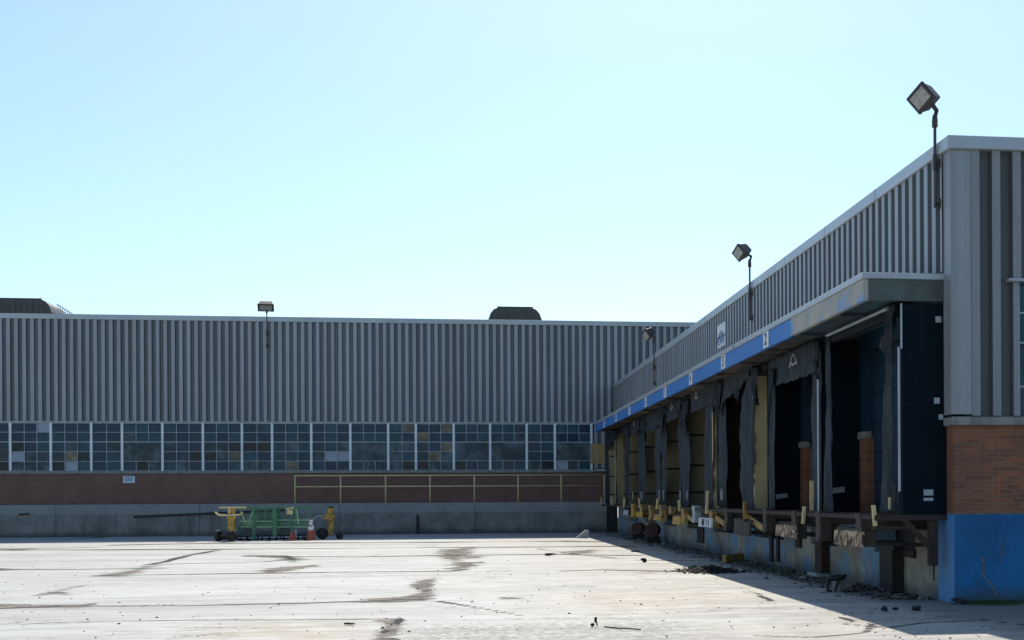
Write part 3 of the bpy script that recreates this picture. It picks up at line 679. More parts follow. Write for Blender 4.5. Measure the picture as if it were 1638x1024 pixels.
# ---------------------------------------------------------------- vinyl curtains
def cloth_rows(rows, X=XS, amp=.035, seed=0, nc=9, sub=4):
    """rows: (py, px_left, px_right) from top to bottom"""
    rg = random.Random(seed); R = []
    for (a, b) in zip(rows[:-1], rows[1:]):
        for k in range(sub):
            t = k/sub; R.append(tuple(a[i]+(b[i]-a[i])*t for i in range(3)))
    R.append(rows[-1]); ph = [rg.uniform(0, 6.28) for _ in range(5)]; vs = []; fs = []
    for i, (py, xl, xr) in enumerate(R):
        jw = min(1.3, abs(R[i][2]-R[i][1])*.07+.15); jl = rg.uniform(-jw, jw); jr = rg.uniform(-jw, jw)
        for j in range(nc):
            u = j/(nc-1); px = xl+(xr-xl)*u
            if j == 0: px += jl
            if j == nc-1: px += jr
            p = onX(px, py, X); y_, z_ = p.y, p.z
            d = amp*(.5*math.sin(5.2*y_+ph[0]+1.3*z_)+.35*math.sin(11*y_+ph[1]-2.1*z_)+.3*math.sin(3.1*z_+ph[2]+2*y_)+.15*math.sin(17*z_+9*y_+ph[3]))
            vs.append((X+d*(.25+.75*math.sin(math.pi*u)), y_, z_))
    for i in range(len(R)-1):
        for j in range(nc-1): a = i*nc+j; fs.append((a, a+1, a+nc+1, a+nc))
    return MB().add(vs, fs)
def cloth_cols(cols, X=XS, amp=.04, seed=0, nr=8, sub=4):
    """cols: (px, py_top, py_bottom) from left to right"""
    rg = random.Random(seed); C = []
    for (a, b) in zip(cols[:-1], cols[1:]):
        for k in range(sub): t = k/sub; C.append(tuple(a[i]+(b[i]-a[i])*t for i in range(3)))
    C.append(cols[-1]); ph = [rg.uniform(0, 6.28) for _ in range(5)]; vs = []; fs = []
    for i, (px, yt, yb_) in enumerate(C):
        j2 = rg.uniform(-1.6, 1.6)
        for j in range(nr):
            v = j/(nr-1); p = onX(px, yt+(yb_+j2-yt)*v, X); y_, z_ = p.y, p.z
            d = amp*v*(.6*math.sin(4.1*y_+ph[0]+1.9*z_)+.4*math.sin(9*y_+ph[1])+.3*math.sin(6*z_+ph[2]))
            vs.append((X-.02+d, y_, z_))
    for i in range(len(C)-1):
        for j in range(nr-1): a = i*nr+j; fs.append((a, a+1, a+nr+1, a+nr))
    return MB().add(vs, fs)
ZB = 1.325
def pybot(px): # picture row of the shelter foot at X=XS
    Y = yS(px); return CY+ (H-ZB)*F/(Y*math.cos(TH)+XS*math.sin(TH)) - (px-CX)*math.sin(ROLL)
BAY = [
 dict(near=[(487, 1419, 1433), (515, 1417, 1434), (530, 1414, 1430), (556, 1405, 1431), (566, 1414, 1430), (590, 1416, 1429), (640, 1413, 1430), (700, 1412, 1429), (760, 1412, 1427), (782, 1409, 1431), ('b', 1408, 1431)],
      far=[(540, 1320, 1328), (600, 1321, 1330), (700, 1321, 1332), (780, 1320, 1331), ('b', 1318, 1331)], head=None, inner='black_panel'),
 dict(near=[(560, 1303, 1313), (600, 1300, 1314), (660, 1299, 1314), (740, 1298, 1314), ('b', 1298, 1314)],
      far=[(582, 1233, 1240), (610, 1231, 1239), (700, 1230, 1239), (780, 1230, 1240), ('b', 1230, 1239)],
      head=[(1234, 578, 600), (1238, 576, 616), (1241, 573, 618), (1255, 567, 614), (1270, 560, 609), (1285, 553, 604), (1300, 547, 599), (1304, 545, 592)], inner='black_panel', logo=(1268, 577)),
 dict(near=[(590, 1199, 1206), (610, 1194, 1206), (640, 1186, 1206), (690, 1184, 1206), (740, 1186, 1206), (770, 1184, 1206), ('b', 1188, 1206)],
      far=[(612, 1150, 1160), (660, 1149, 1162), (740, 1149, 1163), ('b', 1150, 1162)],
      head=[(1143, 606, 648), (1150, 602, 655), (1155, 600, 640), (1158, 598, 655), (1162, 596, 638), (1169, 592, 634), (1174, 590, 626), (1180, 587, 633), (1184, 586, 630), (1190, 583, 612), (1198, 580, 598), (1206, 577, 586)], inner='maroon'),
 dict(near=[(628, 1128, 1142), (680, 1128, 1141), (740, 1127, 1141), ('b', 1127, 1141)],
      far=[(650, 1092, 1102), (680, 1091, 1102), (740, 1089, 1103), ('b', 1089, 1102)],
      head=[(1102, 629, 655), (1105, 627, 661), (1115, 622, 657), (1128, 616, 651), (1138, 611, 648), (1143, 608, 640)], inner='olive', logo=(1113, 633)),
 dict(near=[(662, 1088, 1092), (690, 1085, 1091), (740, 1087, 1091), ('b', 1086, 1090)],
      far=[(668, 1059, 1066), (700, 1057, 1067), (740, 1059, 1067), ('b', 1058, 1066)],
      head=[(1054, 654, 678), (1060, 651, 681), (1075, 644, 673), (1086, 638, 668), (1090, 636, 660)], inner='olive', logo=(1074, 651)),
 dict(near=[(678, 1050, 1057), (720, 1047, 1057), (740, 1048, 1057), ('b', 1051, 1057)],
      far=[(686, 1027, 1032), (740, 1026, 1033), ('b', 1027, 1032)],
      head=[(1026, 669, 684), (1029, 667, 690), (1040, 661, 688), (1049, 656, 689), (1053, 654, 676)], inner='olive'),
 dict(near=[(688, 1021, 1026), ('b', 1021, 1026)], far=[(695, 1001, 1007), ('b', 1001, 1007)],
      head=[(998, 682, 694), (1003, 680, 696), (1012, 675, 696), (1019, 671, 694), (1024, 669, 686)], inner='olive', logo=(1014, 677)),
 dict(near=[(696, 984.5, 986), ('b', 984.5, 986)], far=[(690, 969, 974), (712, 968, 973), ('b', 969, 974)],
      head=[(968, 697, 715), (973, 694, 722), (979, 691, 708), (985, 688, 700)], inner='olive')]
BN = ['with torn black strip, nearest the brick corner', 'second from brick corner, with largest white logo on its flap', 'dark red inside, ripped sagging flap, beside wide cream board',
 'fourth from the brick corner, framing an olive board', 'fifth from the brick corner, under number 5', 'sixth from the brick corner, between numbers 6 and 7', 'seventh from the brick corner, before a cream board', 'farthest along the dock, beside the yellow railing']
SHEL = []
for i, B in enumerate(BAY):
    ya, yb = DIV[i], DIV[i+1]
    t = thing('dock_shelter', (XS, (ya+yb)/2, ZB), 'grey vinyl dock shelter '+BN[i], 'dock shelter', 'dock shelters along the wall')
    pm = B['inner']; SHEL.append(t)
    MB().box(XS+.03, XW-.002, yb-.06, yb-.01, ZB, 4.5).build('side_panel', pm, t, bevel=.006)
    o = MB().box(XS+.03, XW-.002, ya+.01, ya+.06, ZB, 4.5).build('side_panel', 'black_panel', t, bevel=.006)
    MB().box(XS+.0, XS+.12, ya+.07, yb-.07, 4.36, 4.5).build('head_beam', 'curtain_dark', t, bevel=.006)
    if pm == 'olive':
        for zz in (1.75, 2.55, 3.45): MB().box(XS+.04, XW-.01, yb-.085, yb-.062, zz-.03, zz+.03).build('cross_bar', 'dark', t)
    for key in ('near', 'far'):
        rows = [((pybot(r[1]) if r[0] == 'b' else r[0]), r[1], r[2]) for r in B[key]]
        cloth_rows(rows, XS-.015, .06 if i else .075, seed=i*2+(key == 'far')).build('side_curtain', 'curtain', t, smooth=True, thick=.006)
    if B['head']:
        cloth_cols(B['head'], XS-.05, .05, seed=40+i).build('head_curtain', 'curtain', t, smooth=True, thick=.006)
    if B.get('logo'):
        c = onX(*B['logo'], XS-.13); mb = MB(); s_ = .14 if i == 1 else .11; X_ = XS-.125
        tri = [(-1.3, -.35), (0, 1), (1.3, -.2)]
        for (a, b) in zip(tri[:-1], tri[1:]): mb.beam((X_, c.y-a[0]*s_*1.3, c.z+a[1]*s_), (X_, c.y-b[0]*s_*1.3, c.z+b[1]*s_), 0.006, .02, up=(0, 0, 1))
        rg = random.Random(i); px_, pz_ = -1.6, -.5
        for q in range(9):
            nx, nz = px_+.36, -.55+rg.uniform(-.28, .38); mb.beam((X_, c.y-px_*s_*1.3, c.z+pz_*s_), (X_, c.y-nx*s_*1.3, c.z+nz*s_), .006, .03); px_, pz_ = nx, nz
        mb.build('maker_mark', 'offwhite', t)
    # torn hanging strips of dark vinyl at the far top corner
    if i not in (1,):
        px0 = {0: 1422, 2: 1146, 3: 1096, 4: 1062, 5: 1030, 6: 1004, 7: 986}[i]; pt = {0: 487, 2: 600, 3: 632, 4: 652, 5: 668, 6: 682, 7: 690}[i]
        wv = {0: 10, 2: 4, 3: 7, 4: 5, 5: 4, 6: 3, 7: 1.5}[i]; hh = {0: 95, 2: 38, 3: 42, 4: 36, 5: 26, 6: 16, 7: 12}[i]
        cloth_rows([(pt, px0-wv*.6, px0+wv), (pt+hh*.3, px0-wv, px0+wv*.7), (pt+hh*.6, px0-wv*.4, px0+wv*.9), (pt+hh, px0+wv*.1, px0+wv*.5)], XS-.09, .09, seed=70+i, nc=6).build('torn_strip', 'curtain_dark', t, smooth=True, thick=.006)
    if i == 0:   # white stickers and seam on the big black near panel
        mb = MB()
        for px, py, w_, h_ in ((1501, 511, .09, .09), (1498.5, 641, .09, .09), (1505, 667, .07, .08), (1485, 788, .15, .09)):
            c = onY(px, py, ya+.008); mb.box(c.x-w_/2, c.x+w_/2, ya+.002, ya+.009, c.z-h_/2, c.z+h_/2)
        c = onY(1485, 798, ya+.008); mb.box(c.x-.075, c.x+.075, ya+.002, ya+.009, c.z-.03, c.z+.015)
        mb.build('sticker', 'muntin', t)
        MB().box(XS+.035, XW-.01, ya+.004, ya+.0095, 2.98, 2.995).build('seam', 'curtain_dark', t)
        MB().tube([(XS-.03, ya+.0, ZB+.35), (XS-.03, ya+.0, 3.85)], .02, 8).build('edge_pole', 'conduit', t)
        MB().tube([(XS+.0, ya-.03, 3.82), (XS+.0, ya-.03, 4.5)], .016, 8).build('edge_rod', 'muntin', t)
        MB().box(XS-.03, XS+.10, ya+.015, ya+.10, ZB, 3.8).build('corner_post', 'curtain_dark', t, bevel=.004)
    if i == 1:
        MB().tube([(XS-.05, ya-.02, ZB), (XS-.05, ya-.02, 4.46)], .022, 8).build('edge_pole', 'conduit', t)
    if i in (0, 1):
        c = onY(1372 if i == 0 else 1260, 800, yb-.065)
        c = Vector((XS+.3, yb-.07, 1.62 if i else 1.72))
        MB().box(c.x-.13, c.x+.13, yb-.068, yb-.061, c.z-.05, c.z+.05, rot=Matrix.Rotation(-.12, 3, 'Y')).build('sticker', 'muntin', t)
# extra torn flaps
for i, (px, y0, w_, h_) in enumerate(((1206, 588, 5, 60), (1233, 590, 5, 70), (1150, 610, 5, 55), (1305, 545, 6, 62), (1095, 640, 6, 60), (1089, 655, 4, 40), (1058, 664, 4, 40), (1148, 640, 3, 30), (1030, 676, 3, 30), (1178, 622, 5, 22))):
    o = cloth_rows([(y0, px-w_, px+w_), (y0+h_*.3, px-w_*.5, px+w_*.9), (y0+h_*.55, px-w_*.9, px+w_*.3), (y0+h_*.8, px-w_*.2, px+w_*.4), (y0+h_, px, px+w_*.25)], XS-.12, .10, seed=90+i, nc=6)
    k = min(range(8), key=lambda q: abs((DIV[q]+DIV[q+1])/2-yS(px)))
    o.build('torn_strip', 'curtain_dark', SHEL[k], smooth=True, thick=.006)
# free-standing cream boards between shelters
for (Y, X0, X1, lab) in ((27.57, XS-.01, XS+.30, 'wide cream painted board standing on the dock ledge beside the dark red bay'), (32.2, XS-.01, XS+.11, 'narrow cream strip of board on the dock ledge past the dark red bay'), (52.9, XS-.02, XS+.34, 'cream board near the far end of the dock, beyond seven shelters')):
    z1 = 4.34 if Y < 30 else (3.85 if Y < 40 else 4.35)
    single(MB().box(X0, X1, Y, Y+.09, ZB, z1), 'board', 'cream', lab, 'board', 'cream boards between the dock shelters', bevel=.006)

# ---------------------------------------------------------------- dock edge hardware
def lab_pos(i): return ['nearest the brick corner', 'second from the brick corner', 'third from the brick corner', 'fourth from the brick corner', 'fifth from the brick corner', 'sixth from the brick corner', 'seventh from the brick corner', 'eighth from the brick corner', 'ninth from the brick corner', 'farthest from the brick corner'][i]
XP = 6.17
posts = [(1397, 808, 842, .06), (1287, 810, 838, .06), (1191, 803, 830, .09), (1132, 785, 822, .07), (1086, 800, 818, .07), (1052, 798, 815, .07), (1022, 797, 813, .06), (999, 797, 812, .06), (978, 796, 809, .05), (962, 796, 808, .05)]
for i, (px, ya, yb, wd) in enumerate(posts):
    a = onX(px, ya, XP); b = onX(px, yb, XP); s_ = .05*(-1)**i*.6
    t = thing('dock_post', (XP, b.y, b.z), 'yellow painted upright dock guide, '+lab_pos(i), 'dock guide', 'yellow guides on the dock edge')
    mb = MB(); mb.beam((XP+s_, b.y, b.z), (XP, a.y, a.z), wd, wd*.8); mb.build('upright', 'yellow_pale' if i != 2 else 'yellow', t, bevel=.006)
    MB().box(XP-.02, XS+.2, b.y-.04, b.y+.04, b.z-.05, b.z-.004).build('arm', 'rust', t, bevel=.006)
# thin rods standing above the posts further along
for i, (px, ya, yb) in enumerate(((1298.5, 769, 817), (1120+157*.2148, 782, 800), (1012+0, 786, 800), (1054.5, 784, 800), (1061, 784, 800), (1088, 786, 800), (1099, 785, 800), (1026, 786, 800), (1155, 785, 800), (1433-10, 796, 815))):
    a = onX(px, ya, XS-.1); b = onX(px, yb, XS-.1)
    single(MB().beam(b, (a.x, a.y, a.z), .035 if i else .07, .03), 'marker_strip', 'yellow_pale' if i in (0, 9) else 'offwhite', ('tall pale yellow strip standing beside the first pole past the near bay' if i == 0 else 'thin pale strip at the foot of a grey dock curtain'), 'strip', 'pale strips at the feet of the curtains' if i else None)
# bays: bumpers, leveller lip, braces
rg = random.Random(11)
# (px0, px1, py top, py bottom, material, kind)
items = [
 (1375, 1403, 822, 875, 'wood', 'bumper'), (1310, 1331, 818, 866, 'wood', 'bumper'), (1270, 1291, 817, 862, 'wood', 'bumper'), (1224, 1241, 812, 852, 'wood', 'bumper'),
 (1161, 1173, 813, 849, 'wood', 'bumper'), (1137, 1150, 817, 846, 'tan', 'bumper'), (1110, 1122, 809, 836, 'muntin', 'bumper'), (1093, 1101, 814, 838, 'tan', 'bumper'),
 (1072, 1079, 810, 822, 'tan', 'bumper'), (1056, 1067, 808, 835, 'tan', 'bumper'), (1039, 1048, 808, 832, 'tan', 'bumper'), (1025, 1036, 807, 829, 'tan', 'bumper'), (1011, 1019, 806, 827, 'yellow', 'bumper')]
nb = 0
for (x0, x1, y0, y1, mt, kd) in items:
    Y = onX(x0, 830, XP)[1]; a = onY(x0, y0, Y); b = onY(x1, y1, Y)
    mb = MB(); th = .28 if Y < 30 else .35
    vs = []; hh = a.z-b.z; rr = random.Random(nb); nseg = 6
    for k in range(nseg+1):
        z = b.z+hh*k/nseg; bow = .025*math.sin(3.1*k/nseg)+rr.uniform(-.01, .01)
        vs += [(a.x+bow, Y, z), (b.x+rr.uniform(-.01, .01), Y, z), (b.x, Y+th, z), (a.x+bow, Y+th, z)]
    fs = [(3, 2, 1, 0), tuple(4*nseg+q for q in range(4))]
    for k in range(nseg):
        for q in range(4): fs.append((4*k+q, 4*k+(q+1) % 4, 4*k+4+(q+1) % 4, 4*k+4+q))
    mb.add(vs, fs); mb.box(b.x-.0, XW-.004, Y+.05, Y+th-.05, b.z+hh*.55, b.z+hh*.85)
    col = {'wood': 'dark brown timber', 'tan': 'tan', 'muntin': 'grey', 'yellow': 'dull yellow'}[mt]
    names = ['first', 'second', 'third', 'fourth', 'fifth', 'sixth', 'seventh', 'eighth', 'ninth', 'tenth', 'eleventh', 'twelfth', 'thirteenth']
    single(mb, 'dock_bumper', mt, '%s dock bumper block, %s counting from the brick corner' % (col, names[nb]), 'dock bumper', 'bumper blocks along the dock edge', bevel=.008); nb += 1
plates = [(1333, 1377, 849, 873, 'peel', 'rusty leveller lip plate with cream peeling paint under the nearest bay'), (1240, 1272, 840, 859, 'peel', 'rusty leveller lip plate with white peeling paint under the bay with the big logo'),
 (1173, 1198, 835, 856, 'wood', 'plain brown leveller lip plate left of the yellow guide, by the cream board'), (1117, 1137, 829, 843, 'white', 'white lip plate with dark marks on the dock edge'),
 (1075, 1088, 826, 839, 'yellow', 'bright yellow lip plate right of the red drums'), (1045, 1054, 823, 832, 'yellow', 'small yellow lip plate just above the red drums'), (1018, 1026, 819, 828, 'yellow', 'yellow lip plate left of the red drums'), (997, 1003, 816, 824, 'offwhite', 'dirty white lip plate at the far end of the dock')]
for i, (x0, x1, y0, y1, mt, lab) in enumerate(plates):
    Ya = onX(x1, y0, XP)[1]; Yb = onX(x0, y0, XP)[1]; z1 = onX((x0+x1)/2, y0, XP).z; z0 = onX((x0+x1)/2, y1, XP).z
    t = thing('leveller_plate', (XP, (Ya+Yb)/2, z0), lab, 'dock plate', 'lip plates along the dock edge')
    vs = []; fs = []; N = 14; rr = random.Random(i+30)
    for k in range(N+1):
        yy = Ya+(Yb-Ya)*k/N; jt = rr.uniform(-.012, .012); vs += [(XP, yy, z0+jt), (XP+.02+rr.uniform(-.006, .006), yy, z1+rr.uniform(-.008, .008)), (XP+.06, yy, z1), (XP+.05, yy, z0+jt)]
    for k in range(N):
        for q in range(4): fs.append((4*k+q, 4*k+(q+1) % 4, 4*k+4+(q+1) % 4, 4*k+4+q))
    fs += [(3, 2, 1, 0), tuple(4*N+q for q in range(4))]
    MB().add(vs, fs).build('lip', mt, t)
    mb = MB()
    for yy in (Ya+.12*(Yb-Ya), Yb-.12*(Yb-Ya)): mb.beam((XP+.06, yy, z0+.06), (XW-.01, yy, z0+.02), .06, .06)
    mb.box(XP+.065, XW-.005, Ya+.02, Yb-.02, z1+.02, z1+.05); mb.build('support', 'steel_dark', t)
    if mt == 'white':
        mb = MB(); zc = (z0+z1)/2
        for u in (.28, .34, .42, .62, .8): mb.box(XP-.004, XP-.001, Yb+(Ya-Yb)*u, Yb+(Ya-Yb)*(u+.035), zc-.09, zc+.09)
        mb.box(XP-.004, XP-.001, Yb+(Ya-Yb)*.28, Yb+(Ya-Yb)*.45, zc-.02, zc+.02); mb.build('dark_mark', 'ink', t)
# braces (tan / brown struts)
for i, (x0, y0, x1, y1, mt, X, lab) in enumerate(((1195, 826, 1224, 847, 'tan', 6.3, 'tan diagonal strut under the dock right of the yellow guide'), (1138, 822, 1163, 841, 'tan', 6.3, 'tan diagonal strut under the dock beside the white lip plate'),
        (1088, 817, 1110, 833, 'tan', 6.3, 'tan diagonal strut between the bright yellow and the white lip plates'), (1001, 812, 1014, 819, 'red', 6.3, 'reddish diagonal strut at the far end of the dock'))):
    a = onX(x0, y0, X); b = onX(x1, y1, X)
    single(MB().beam(a, b, .05, .14), 'dock_brace', mt, lab, 'strut', 'diagonal struts under the dock edge', bevel=.006)
# near end bracket carrying the shelter
Y0 = DIV[0]
t = thing('wall_bracket', (XW-.1, Y0, .6), 'rusted triangular steel bracket holding up the near end of the dock, beside the blue corner', 'bracket')
MB().box(6.18, XW-.005, Y0+.0, Y0+.12, 1.235, 1.32).build('top_bar', 'rust', t, bevel=.006)
a = onY(1446, 832, Y0+.03); b = onY(1491, 879, Y0+.03); MB().beam(a, b, .07, .085, up=(1, 0, 1)).build('brace', 'rust', t, bevel=.005)
a = onY(1487, 826, Y0+.05); b = onY(1500, 905, Y0+.05); MB().box(a.x, b.x, Y0+.02, Y0+.16, b.z, 1.232).build('upright', 'rust', t, bevel=.005)
MB().tube([(onY(1495, 905, Y0+.05).x, Y0+.08, b.z), (onY(1495, 928, Y0+.05).x, Y0+.08, onY(1495, 929, Y0+.05).z)], .015, 8).build('rod', 'steel_dark', t)
mb = MB(); y = Y0+.13
t = thing('edge_rail', (6.25, y, 1.25), 'long rusty steel channel running along the outer lip of the dock', 'steel rail')
mb.box(6.20, 6.30, y, YE-.2, 1.25, 1.318).build('channel', 'rust', t, bevel=.008)
for yy in np.arange(19.2, 55, 1.9): MB().box(6.301, 6.715, yy, yy+.12, 1.256, 1.312).build('joist', 'steel_dark', t)

# dark frames and columns under the bays
cols = [(1410, 1441, 872, 944, 'dark stub column standing at the foot of the wall under the nearest bay', 'steel_dark'), (1309, 1323, 862, 917, 'dark steel column with a pale footing under the pole between the first two bays', 'rust'),
 (1229, 1234, 852, 898, 'thin dark pipe running down the wall below the second bay', 'steel_dark'), (1240, 1244, 858, 898, 'second thin dark pipe on the wall, right of its twin', 'steel_dark'), (1112, 1124, 842, 868, 'rusty stub column left of the blue wall patch', 'rust'), (1270, 1279, 862, 876, 'short dark bracket hanging under the second timber bumper', 'steel_dark')]
for i, (x0, x1, y0, y1, lab, mt) in enumerate(cols):
    X = XW-.06; Yb = onX(x0, y1, X)[1]; Ya = onX(x1, y1, X)[1]; z1 = onX(x1, y0, X).z; z0 = max(0, onX((x0+x1)/2, y1, X).z) if i not in (1, 0) else 0.
    dx = .18 if i in (0, 1) else .06
    mb = MB(); mb.box(XW-dx, XW-.004, Ya, Ya+(Yb-Ya)*.75, z0, z1)
    if i == 0: mb.box(XW-.22, XW-.18, Ya-.02, Ya+.3, z0, z1*.9)
    single(mb, 'column', mt, lab, 'column', bevel=.008)
    if i == 1: single(MB().box(XW-.3, XW-.02, Ya-.1, Yb, 0, .07), 'footing', 'offwhite', 'pale painted block under the dark steel column', 'block', bevel=.01)
# lower beam closing the near pit
a = onX(1440, 890, XW-.03); single(MB().box(XW-.05, XW-.004, onX(1466, 890, XW)[1], a.y+.2, .60, .73), 'pit_beam', 'rust', 'rusty beam across the open pit under the nearest bay', 'beam', bevel=.01)
# red drums under the far bays
for i, (px, py, r) in enumerate(((1021, 845, .23), (1044, 848, .25))):
    p = onX(px, py, XW-.5); c = Vector((p.x, p.y, p.z))
    t = thing('cable_drum', (c.x, c.y, 0), ('dull red drum lying under the far dock bays, the left one of two' if i == 0 else 'dull red drum lying under the far dock bays, the right one of two'), 'drum', 'red drums under the dock')
    MB().box(c.x-.25, c.x+.25, c.y-.2, c.y+.2, 0, c.z-r+.02).build('cradle', 'steel_dark', t, bevel=.01)
    MB().lathe(c, (-.35, -1, 0), [(-.25, r*.55), (.25, r*.55)], 20).build('core', 'rust', t, smooth=False)
    for s_ in (-.29, .25): MB().lathe(c, (-.35, -1, 0), [(s_, r*.2), (s_+.001, r), (s_+.04, r), (s_+.041, r*.2)], 24).build('rim', 'red', t)

# ---------------------------------------------------------------- floodlights
def floodlight(base, top, aim, label, size=.36, wall=None, roll=0., off=(-.04, -.06, .26), wide=1.):
    base = Vector(base); top = Vector(top)
    t = thing('floodlight', base, label, 'floodlight', 'floodlights on the building walls')
    MB().tube([base, top], .024, 10).build('pole', 'pole', t, smooth=True)
    mb = MB()
    if wall == 'x':
        for zz in (.06, .66): mb.tube([base+Vector((0, 0, zz)), base+Vector((.10, 0, zz))], .018, 8); mb.box(base.x+.04, base.x+.09, base.y-.06, base.y+.06, base.z+zz-.06, base.z+zz+.06)
        mb.tube([base, base+Vector((0, 0, 0.02)), base+Vector((.12, -.02, -.03))], .03, 8)
    else:
        for zz in (.06, .6): mb.tube([base+Vector((0, 0, zz)), base+Vector((0, .16, zz))], .018, 8); mb.box(base.x-.06, base.x+.06, base.y+.1, base.y+.15, base.z+zz-.06, base.z+zz+.06)
    mb.tube([base+Vector((0, 0, .55)), base+Vector((0, 0, .8))], .034, 10)
    mb.build('wall_bracket', 'lamp_body', t)
    A = Vector(aim).normalized(); Rt = A.cross(Vector((0, 0, 1))).normalized(); U = Rt.cross(A).normalized()
    Rm = Matrix.Rotation(roll, 3, A); Rt = Rm @ Rt; U = Rm @ U
    hc = top+Vector(off)
    MB().tube([top-Vector((0, 0, .05)), top+Vector((0, 0, .05)), top+Vector((0, 0, .13))], [.045, .045, .035], 10).tube([top+Vector((0, 0, .1)), top+Vector((0, 0, .2))-A*.06, hc-A*.14-U*.08], .035, 8).build('knuckle', 'lamp_body', t, smooth=False)
    def fr(a0, a1, w0, h0, w1, h1):
        vs = []
        for (a, w_, h_) in ((a0, w0, h0), (a1, w1, h1)):
            for sx, sy in ((-1, -1), (1, -1), (1, 1), (-1, 1)): vs.append(hc+A*a+Rt*(sx*w_*wide/2)+U*(sy*h_/2))
        return vs, [(3, 2, 1, 0), (4, 5, 6, 7), (0, 1, 5, 4), (1, 2, 6, 5), (2, 3, 7, 6), (3, 0, 4, 7)]
    mb = MB(); s_ = size
    mb.add(*fr(-.24, .02, s_*.82, s_*.78, s_*1.02, s_*.94)); hd = mb.build('head', 'lamp_body', t, bevel=.012)
    mb = MB(); mb.add(*fr(.021, .075, s_*1.12, s_*1.04, s_*1.12, s_*1.04)); mb.build('bezel', 'lamp_body', hd, bevel=.01)
    mb = MB(); mb.add(*fr(.0752, .082, s_*.86, s_*.7, s_*.84, s_*.68)); mb.build('lens', 'lens', hd)
    mb = MB()
    for k in range(5):
        q = -.3+.15*k; vs, fs = fr(-.28, -.241, .012, s_*.6, .012, s_*.6); mb.add([v+Rt*(q*s_) for v in vs], fs)
    mb.build('cooling_fin', 'lamp_body', hd)
XL = XW-.15
floodlight((XL, 18.16, 5.98), (XL, 18.16, 7.24), (-.74, -.62, -.22), 'large floodlight on a pole above the roof corner, nearest on the right', .32, 'x', .62, (-.21, -.05, .37))
floodlight((XL, 30.35, 6.0), (XL, 30.35, 7.36), (-.80, -.50, -.32), 'floodlight on a pole over the blue canopy, middle of three on the dock wall', .31, 'x', .62, (-.25, -.05, .30))
floodlight((XL, 45.8, 5.78), (XL, 45.8, 7.36), (-.8, -.35, -.45), 'floodlight farthest along the dock wall, seen against the ribbed siding of the warehouse', .38, 'x', .4, (-.25, -.05, .26))
p = onY(427, 555, YB-.28); q = onY(427, 500, YB-.28)
floodlight(p, (p.x, p.y, q.z), (.05, -.62, -.62), 'small flat floodlight on the long far warehouse wall, left of the centre', .40, 'y', 0, (-.03, -.05, .24), 1.6)

# ---------------------------------------------------------------- cart stack in the yard
YK = 50.6
def K(px, py, Y=YK): return onY(px, py, Y)
def bar(mb, x0, y0, x1, y1, Y=YK, r=.028): mb.beam(K(x0, y0, Y), K(x1, y1, Y), r*2, r*2); return mb
t = thing('steel_frame_rack', K(440, 866, YK).to_3d(), 'bundle of green painted steel truss frames standing in the yard between two yellow wheeled jacks', 'frame rack')
for Y, nm, lt in ((YK, 'truss_frame', 'green'), (YK+.9, 'truss_frame', 'green')):
    mb = MB()
    bar(mb, 376, 812.5, 497, 812.5, Y, .034); bar(mb, 383, 839, 495, 838, Y, .030); bar(mb, 383, 833, 400, 833, Y, .015)
    for (a, b, c, d) in ((384, 818, 391, 838), (405, 813, 397, 838), (440, 813, 437, 838), (468, 813, 476, 838), (496, 813, 495, 838), (375, 813, 378, 842), (425, 813, 425, 838), (412, 813, 412, 842)): bar(mb, a, b, c, d, Y, .024)
    mb.build(nm, lt, t)
mb = MB()
for (a, w_, y1, Y) in ((406, .06, 865, YK-.12), (439, .09, 858, YK-.1), (465, .04, 862, YK-.1), (430, .05, 840, YK+.4), (446, .06, 845, YK+.45)):
    mb.beam(K(a, 812, Y), K(a+.5, y1, Y), w_*1.7, .06)
mb.build('upright', 'green', t)
mb = MB()
for (a, b, c, d) in ((391, 838, 405, 838), (384, 834, 436, 834), (445, 832, 496, 832), (385, 843, 495, 843)): bar(mb, a, b, c, d, YK-.05, .018)
for (a, b, c, d) in ((386, 818, 392, 838), (474, 814, 478, 838), (398, 836, 406, 812)): bar(mb, a, b, c, d, YK-.08, .02)
mb.build('light_rail', 'green_light', t)
mb = MB()
for q in range(5): bar(mb, 413+q*4.5, 814, 413+q*3.2, 838, YK+.2+.08*q, .02)
for q in range(4): mb.beam(K(384+30*q, 813, YK), K(384+30*q, 813, YK+.9), .05, .05)
for q in range(4): mb.beam(K(388+32*q, 838, YK), K(388+32*q, 838, YK+.9), .05, .05)
mb.build('cross_member', 'green', t)
mb = MB()
for (x0, x1, y0, y1, Y) in ((380, 402, 843, 854, YK+.5), (448, 466, 843, 852, YK+.5)):
    a = K(x0, y0, Y); b = K(x1, y1, Y); mb.box(a.x, b.x, Y, Y+.12, b.z, a.z)
mb.build('lower_side_board', M['green'] if False else 'fascia_end', t, bevel=.01)
mb = MB(); bar(mb, 380, 863, 498, 861, YK-.1, .03); bar(mb, 380, 858, 498, 856, YK+.8, .03)
for q in range(10): mb.beam(K(385+11.5*q, 862.5, YK-.1), K(385+11.5*q, 857.5, YK+.8), .05, .05); mb.box(K(385+11.5*q, 862, YK-.1).x-.04, K(385+11.5*q, 862, YK-.1).x+.04, YK-.13, YK-.05, 0.0, .1)
for q in range(6): mb.box(K(395+18*q, 862, YK+.8).x-.04, K(395+18*q, 862, YK+.8).x+.04, YK+.78, YK+.84, 0.0, .12)
mb.build('bottom_skid', 'rust', t)
mb = MB(); a = K(459, 814, YK-.15); mb.box(a.x, a.x+.22, YK-.22, YK-.12, a.z-.22, a.z-.04); mb.beam(K(457, 815, YK-.15), K(470, 812, YK-.15), .05, .06); mb.build('clamp', 'yellow_pale', t, bevel=.01)
